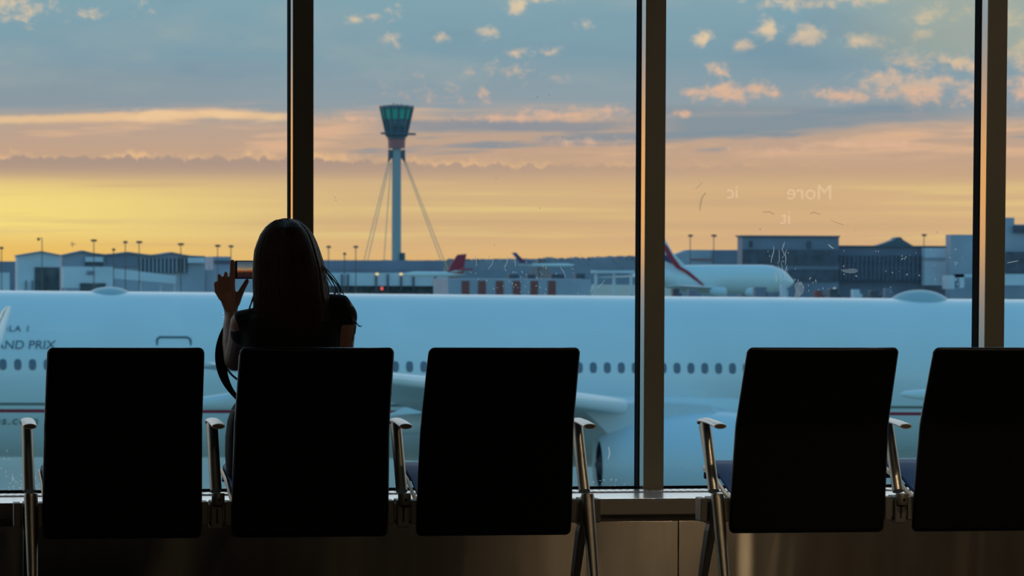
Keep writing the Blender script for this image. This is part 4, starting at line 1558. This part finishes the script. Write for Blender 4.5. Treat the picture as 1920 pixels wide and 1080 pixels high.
# ------------------------------------------------------------------ sky
# cloud puffs: where they stand in the sky (in hundredths of about 1.43 degrees each way) and how dense they are
PUFFS = [(40, 22, 70, 36, 0.9), (8, 44, 40, 20, 0.8), (168, 4, 28, 12, 0.6), (165, 34, 24, 14, 0.5), (262, 18, 30, 16, 0.4),
         (652, 42, 26, 15, 0.8), (690, 34, 26, 14, 0.5), (720, 28, 20, 20, 0.7), (717, 80, 18, 14, 0.5), (811, 74, 18, 14, 0.8), (897, 66, 34, 18, 1), (953, 14, 26, 19, 1.1),
         (1010, 4, 40, 11, 0.7), (955, 103, 44, 12, 0.5), (925, 132, 56, 16, 0.55), (888, 180, 26, 14, 0.8), (1024, 102, 22, 13, 0.7), (1023, 147, 28, 14, 0.6), (1085, 52, 18, 9, 0.4),
         (800, 178, 90, 18, 0.25), (1300, 76, 26, 16, 1.15), (1375, 88, 32, 15, 1.15), (1420, 58, 32, 24, 1.05), (1496, 70, 44, 25, 1.35), (1480, 8, 110, 15, 0.8), (1600, 80, 56, 18, 1.15),
         (1600, 3, 95, 16, 0.9), (1725, 35, 50, 24, 0.7), (1708, 68, 26, 14, 1.15), (1340, 174, 66, 26, 1.25), (1332, 138, 24, 26, 0.85), (1402, 170, 34, 20, 1.05), (1436, 175, 20, 16, 1.15),
         (1282, 176, 22, 14, 0.95), (1266, 214, 26, 9, 0.95), (1560, 182, 80, 22, 1.15), (1640, 160, 70, 34, 1.15), (1710, 170, 80, 36, 1.25), (1790, 178, 70, 32, 1.05), (1690, 112, 60, 24, 0.75),
         (1762, 120, 50, 22, 0.85), (1815, 130, 36, 26, 1.05), (1900, 100, 50, 40, 0.95), (1900, 172, 50, 32, 1.05), (1850, 40, 70, 34, 0.6),
         (960, 224, 130, 12, 0.9), (1060, 216, 120, 17, 0.9), (1130, 208, 66, 17, 0.8), (640, 226, 80, 9, 0.5), (1100, 268, 110, 10, 0.4), (900, 300, 90, 10, 0.4), (1420, 284, 130, 13, 0.75), (1600, 272, 130, 14, 0.75)]

def world():
    w = bpy.data.worlds.new('sky')
    S.world = w
    w.use_nodes = True
    nt = w.node_tree
    nt.nodes.clear()
    L = nt.links

    def sock(v):
        return v

    def put(inp, v):
        if isinstance(v, (int, float)):
            inp.default_value = v
        elif isinstance(v, tuple):
            inp.default_value = (*v, 1) if len(v) == 3 else v
        else:
            L.new(v, inp)

    def m(op, a, b=0.0, c=0.0, clamp=False):
        n = nt.nodes.new('ShaderNodeMath')
        n.operation = op
        n.use_clamp = clamp
        put(n.inputs[0], a)
        put(n.inputs[1], b)
        put(n.inputs[2], c)
        return n.outputs[0]

    def sstep(x, a, b):
        n = nt.nodes.new('ShaderNodeMapRange')
        n.interpolation_type = 'SMOOTHSTEP'
        put(n.inputs['Value'], x)
        if a < b:
            n.inputs['From Min'].default_value, n.inputs['From Max'].default_value = a, b
        else:
            n.inputs['From Min'].default_value, n.inputs['From Max'].default_value = b, a
            n.inputs['To Min'].default_value, n.inputs['To Max'].default_value = 1, 0
        return n.outputs[0]

    def bump(x, a, b, c, d):
        return m('MULTIPLY', sstep(x, a, b), sstep(x, d, c))

    def mix(f, a, b):
        n = nt.nodes.new('ShaderNodeMix')
        n.data_type = 'RGBA'
        put(n.inputs['Factor'], f)
        put(n.inputs['A'], a)
        put(n.inputs['B'], b)
        return n.outputs['Result']

    def ramp(f, stops):
        n = nt.nodes.new('ShaderNodeValToRGB')
        el = n.color_ramp.elements
        el[0].position, el[0].color = stops[0][0], (*stops[0][1], 1)
        el[1].position, el[1].color = stops[-1][0], (*stops[-1][1], 1)
        for p, c in stops[1:-1]:
            e = el.new(p)
            e.color = (*c, 1)
        L.new(f, n.inputs[0])
        return n.outputs[0]

    def comb(x, y, z=0.0):
        n = nt.nodes.new('ShaderNodeCombineXYZ')
        put(n.inputs[0], x)
        put(n.inputs[1], y)
        put(n.inputs[2], z)
        return n.outputs[0]

    def noise(x, y, z=0.0, detail=6, rough=.55, dist=0.0):
        n = nt.nodes.new('ShaderNodeTexNoise')
        n.inputs['Scale'].default_value = 1
        n.inputs['Detail'].default_value = detail
        n.inputs['Roughness'].default_value = rough
        n.inputs['Distortion'].default_value = dist
        L.new(comb(x, y, z), n.inputs['Vector'])
        return n.outputs['Fac']

    tc = nt.nodes.new('ShaderNodeTexCoord')
    sp = nt.nodes.new('ShaderNodeSeparateXYZ')
    L.new(tc.outputs['Generated'], sp.inputs[0])
    X, Y, Z = sp.outputs
    az = m('ARCTAN2', X, Y)
    el = m('ARCSINE', Z)
    u = m('MULTIPLY', az, 70.0)          # about 100 pixels of the photograph per unit
    v = m('MULTIPLY', el, 70.0)
    # vertical gradient near the sunset
    C = lambda *c: lin(c)
    base = ramp(m('MULTIPLY', v, .1), [(0.0, C(222, 178, 112)), (.03, C(222, 181, 126)), (.06, C(212, 174, 129)), (.10, C(214, 180, 130)), (.15, C(212, 178, 134)), (.18, C(200, 166, 135)),
                                       (.22, C(196, 164, 140)), (.265, C(186, 164, 148)), (.30, C(146, 159, 167)), (.40, C(126, 158, 173)), (.5, C(130, 165, 178)), (.7, C(112, 160, 188)), (1.0, C(92, 150, 190))])
    # the yellow bank on the left, the pinker air on the right
    left = sstep(u, 10.5, 2.0)
    ybank = m('MULTIPLY', left, bump(v, -.2, .75, 1.15, 1.9))
    base = mix(m('MULTIPLY', ybank, .95), base, C(248, 222, 128))
    base = mix(m('MULTIPLY', left, bump(v, -.6, .0, .2, .8)), base, C(236, 190, 100))
    right = sstep(u, 11.0, 18.0)
    base = mix(m('MULTIPLY', right, m('MULTIPLY', bump(v, .1, .5, 1.2, 1.9), .6)), base, C(214, 174, 132))
    # soft horizontal stripes in the low sky
    st = noise(m('MULTIPLY', u, .16), m('MULTIPLY', v, 4.2), 3.1, 4, .5)
    base = mix(m('MULTIPLY', bump(v, .1, .5, 1.4, 1.8), m('MULTIPLY', sstep(st, .5, .72), .45)), base, C(238, 212, 136))
    base = mix(m('MULTIPLY', bump(v, .1, .6, 1.5, 2.0), m('MULTIPLY', sstep(st, .48, .3), .35)), base, C(196, 162, 128))
    # cumulus bank with a lit, scalloped top
    edge = m('ADD', 1.79, m('MULTIPLY', noise(m('MULTIPLY', u, 3.6), m('MULTIPLY', v, 1.5), 0, 5, .6), .46))
    edge = m('SUBTRACT', edge, m('MULTIPLY', sstep(u, 6.5, 13), .12))
    de = m('SUBTRACT', v, edge)
    bank = m('MULTIPLY', sstep(de, .025, -.015), sstep(v, 1.5, 2.0))
    base = mix(m('MULTIPLY', bank, m('MULTIPLY', sstep(u, 20, 7), .85)), base, C(170, 148, 136))
    rim = bump(de, -.02, .012, .03, .15)
    rimn = sstep(noise(m('MULTIPLY', u, 1.1), m('MULTIPLY', v, 2), 8.0, 4, .6), .44, .62)
    base = mix(m('MULTIPLY', m('MULTIPLY', rim, rimn), m('MULTIPLY', sstep(u, 20, 8), .75)), base, C(236, 190, 140))
    # long streaks of lit and shaded cloud between 2 and 3
    vt = m('SUBTRACT', v, m('MULTIPLY', u, .028))
    n1 = noise(m('MULTIPLY', u, .24), m('MULTIPLY', vt, 2.6), 1.7, 7, .55, .35)
    b1 = bump(v, 1.95, 2.25, 2.85, 3.15)
    base = mix(m('MULTIPLY', b1, m('MULTIPLY', sstep(n1, .50, .64), .8)), base, C(226, 182, 146))
    base = mix(m('MULTIPLY', b1, m('MULTIPLY', m('MULTIPLY', sstep(n1, .47, .36), sstep(u, 6, 10)), .85)), base, C(134, 146, 156))
    # dark long band through the middle and on the right
    bandc = m('ADD', 2.50, m('MULTIPLY', u, .012))
    wob = m('MULTIPLY', m('SUBTRACT', noise(m('MULTIPLY', u, .5), 2.0, 5.0, 4, .5), .5), .3)
    db = m('ABSOLUTE', m('SUBTRACT', m('ADD', v, wob), bandc))
    base = mix(m('MULTIPLY', sstep(db, .15, .05), m('MULTIPLY', bump(u, 8.6, 10.4, 13.6, 14.8), .8)), base, C(132, 144, 156))
    bandr = m('ADD', 2.62, m('MULTIPLY', m('SUBTRACT', u, 15), .06))
    db = m('ABSOLUTE', m('SUBTRACT', m('ADD', v, wob), bandr))
    base = mix(m('MULTIPLY', sstep(db, .28, .10), m('MULTIPLY', bump(u, 14.0, 15.5, 19.2, 21.0), .85)), base, C(124, 146, 160))
    # thin bright line along the lower edge of the grey deck on the left
    lc = m('ADD', 2.70, m('MULTIPLY', m('SUBTRACT', noise(m('MULTIPLY', u, .35), 7.0, 2.0, 5, .6), .5), .35))
    lc = m('ADD', lc, m('MULTIPLY', sstep(u, 3, 6), .1))
    dl = m('SUBTRACT', v, lc)
    wl_ = m('MULTIPLY', bump(dl, -.10, -.01, .03, .12), sstep(u, 8.2, 7.6))
    base = mix(m('MULTIPLY', wl_, .9), base, C(232, 194, 150))
    lump = noise(m('MULTIPLY', u, 1.0), m('MULTIPLY', v, 3.4), 11.0, 7, .6)
    base = mix(m('MULTIPLY', m('MULTIPLY', bump(v, 2.64, 2.76, 2.86, 2.99), bump(u, 4.2, 5.2, 7.0, 8.3)), m('MULTIPLY', sstep(lump, .42, .6), .95)), base, C(238, 200, 156))
    deck = m('MULTIPLY', sstep(u, 9, 4), bump(v, 2.85, 3.0, 3.2, 4.0))
    base = mix(m('MULTIPLY', deck, .6), base, C(136, 152, 162))
    # broken puffs in the upper sky, thicker towards the right
    n2 = noise(m('MULTIPLY', u, 3.4), m('MULTIPLY', v, 4.8), 0.6, 8, .66, .4)
    uv = comb(u, v)
    field = None
    for (px, py, rx, ry, k) in PUFFS:
        n = nt.nodes.new('ShaderNodeVectorMath')
        n.operation = 'MULTIPLY_ADD'
        L.new(uv, n.inputs[0])
        sx, sy = 100 / rx, 100 / ry
        n.inputs[1].default_value = (sx, sy, 0)
        n.inputs[2].default_value = (-(px + 260) / 100 * sx, -(503 - py) / 100 * sy, 0)
        d = nt.nodes.new('ShaderNodeVectorMath')
        d.operation = 'LENGTH'
        L.new(n.outputs[0], d.inputs[0])
        f = m('MULTIPLY_ADD', d.outputs['Value'], -k, k)
        field = f if field is None else m('MAXIMUM', field, f)
    field = m('MAXIMUM', field, -.6)
    pf = m('ADD', field, m('MULTIPLY', m('SUBTRACT', n2, .5), 3.4))
    puff = m('MULTIPLY', sstep(pf, -.05, 1.15), sstep(v, 1.9, 2.3))
    pc_ = mix(sstep(v, 3.0, 4.6), C(226, 182, 152), C(234, 206, 168))
    shade = sstep(m('ADD', field, m('MULTIPLY', m('SUBTRACT', noise(m('MULTIPLY', u, 3.4), m('MULTIPLY_ADD', v, 4.8, .35), 0.6, 6, .66, .4), .5), 3.4)), .7, -.2)
    pc_ = mix(m('MULTIPLY', shade, .35), pc_, C(178, 168, 160))
    base = mix(m('MULTIPLY', puff, .88), base, pc_)
    # large soft grey and pale variation
    n3 = noise(m('MULTIPLY', u, .30), m('MULTIPLY', v, .9), 4.4, 5, .5)
    base = mix(m('MULTIPLY', m('MULTIPLY', sstep(n3, .48, .7), bump(v, 3.0, 3.5, 9, 14)), .5), base, C(160, 172, 172))
    base = mix(m('MULTIPLY', m('MULTIPLY', sstep(n3, .46, .3), bump(v, 2.9, 3.4, 9, 14)), .45), base, C(116, 146, 164))
    base = mix(m('MULTIPLY', m('MULTIPLY', sstep(u, 17.0, 20.5), bump(v, 3.6, 4.2, 9, 14)), .55), base, C(178, 178, 154))
    # glow where the sun has gone down, left of the photograph
    glow = m('MULTIPLY', bump(u, -60, -22, -6, 2.2), bump(v, -1, .0, 2.2, 4.5))
    base = mix(m('MULTIPLY', glow, .95), base, (1.05, .50, .13))
    # the rest of the dome
    hi = ramp(Z, [(0.0, (.52, .70, .68)), (.10, (.38, .64, .70)), (.25, (.18, .50, .70)), (.5, (.10, .40, .68)), (1.0, (.065, .30, .56))])
    west = sstep(m('ABSOLUTE', az), 2.3, .9)
    hi = mix(west, hi, ramp(Z, [(0.0, (.80, .84, .84)), (.12, (.95, 1.02, 1.04)), (.35, (.66, .82, .92)), (.7, (.16, .40, .60)), (1.0, (.065, .27, .52))]))
    front = m('MULTIPLY', sstep(m('ABSOLUTE', az), 1.9, 1.0), sstep(Z, .13, .075))
    col = mix(front, hi, base)
    col = mix(sstep(Z, -.002, -.02), col, (.12, .13, .13))
    bg = nt.nodes.new('ShaderNodeBackground')
    L.new(col, bg.inputs['Color'])
    bg.inputs['Strength'].default_value = 1.08
    out = nt.nodes.new('ShaderNodeOutputWorld')
    L.new(bg.outputs[0], out.inputs['Surface'])


world()


# ------------------------------------------------------------------ unseen dim warm lamps in the room, partly added
def lamp(name, kind, loc, target, power, col, **k):
    d = bpy.data.lights.new(name, kind)
    d.energy = power
    d.color = col
    for a, b in k.items():
        setattr(d, a, b)
    o = bpy.data.objects.new(name, d)
    COL.objects.link(o)
    o.location = loc
    o.rotation_euler = (Vector(target) - Vector(loc)).to_track_quat('-Z', 'Y').to_euler()
    return o


WARM = (1.0, .80, .54)
fl_ = P(1397, 1040, YSILL)
lamp('unseen_spot', 'SPOT', (fl_.x * 1.235, 9.6, 3.72), (4.3, 12.4, .45), 95, WARM, spot_size=R(84), spot_blend=.9, shadow_soft_size=.05)
lamp('unseen_spot', 'SPOT', (4.6, 3.6, 3.6), (4.5, 12.6, .2), 120, WARM, spot_size=R(36), spot_blend=.9, shadow_soft_size=.10)  # added frontal fill that gives the armrest posts their highlight
lamp('unseen_spot', 'SPOT', (fl_.x, YSILL - .42, 3.72), (fl_.x, YSILL, .12), 5200, WARM, spot_size=R(0.95), spot_blend=1.0, shadow_soft_size=.012)  # added narrow spot that draws the bright streak on the wall panel
lamp('unseen_fill', 'AREA', (1.5, 6.0, 3.75), (1.5, 8.5, 0), 26, WARM, size=1.6)  # added broad fill that brightens her skin and the dark left side

# ------------------------------------------------------------------ look
S.view_settings.view_transform = 'Standard'
S.view_settings.look = 'None'
S.view_settings.exposure = 0.0
S.view_settings.gamma = 1.0
S.view_settings.use_curve_mapping = False
S.cycles.use_denoising = True
for o in bpy.data.objects:
    if '_o' in o:
        del o['_o']
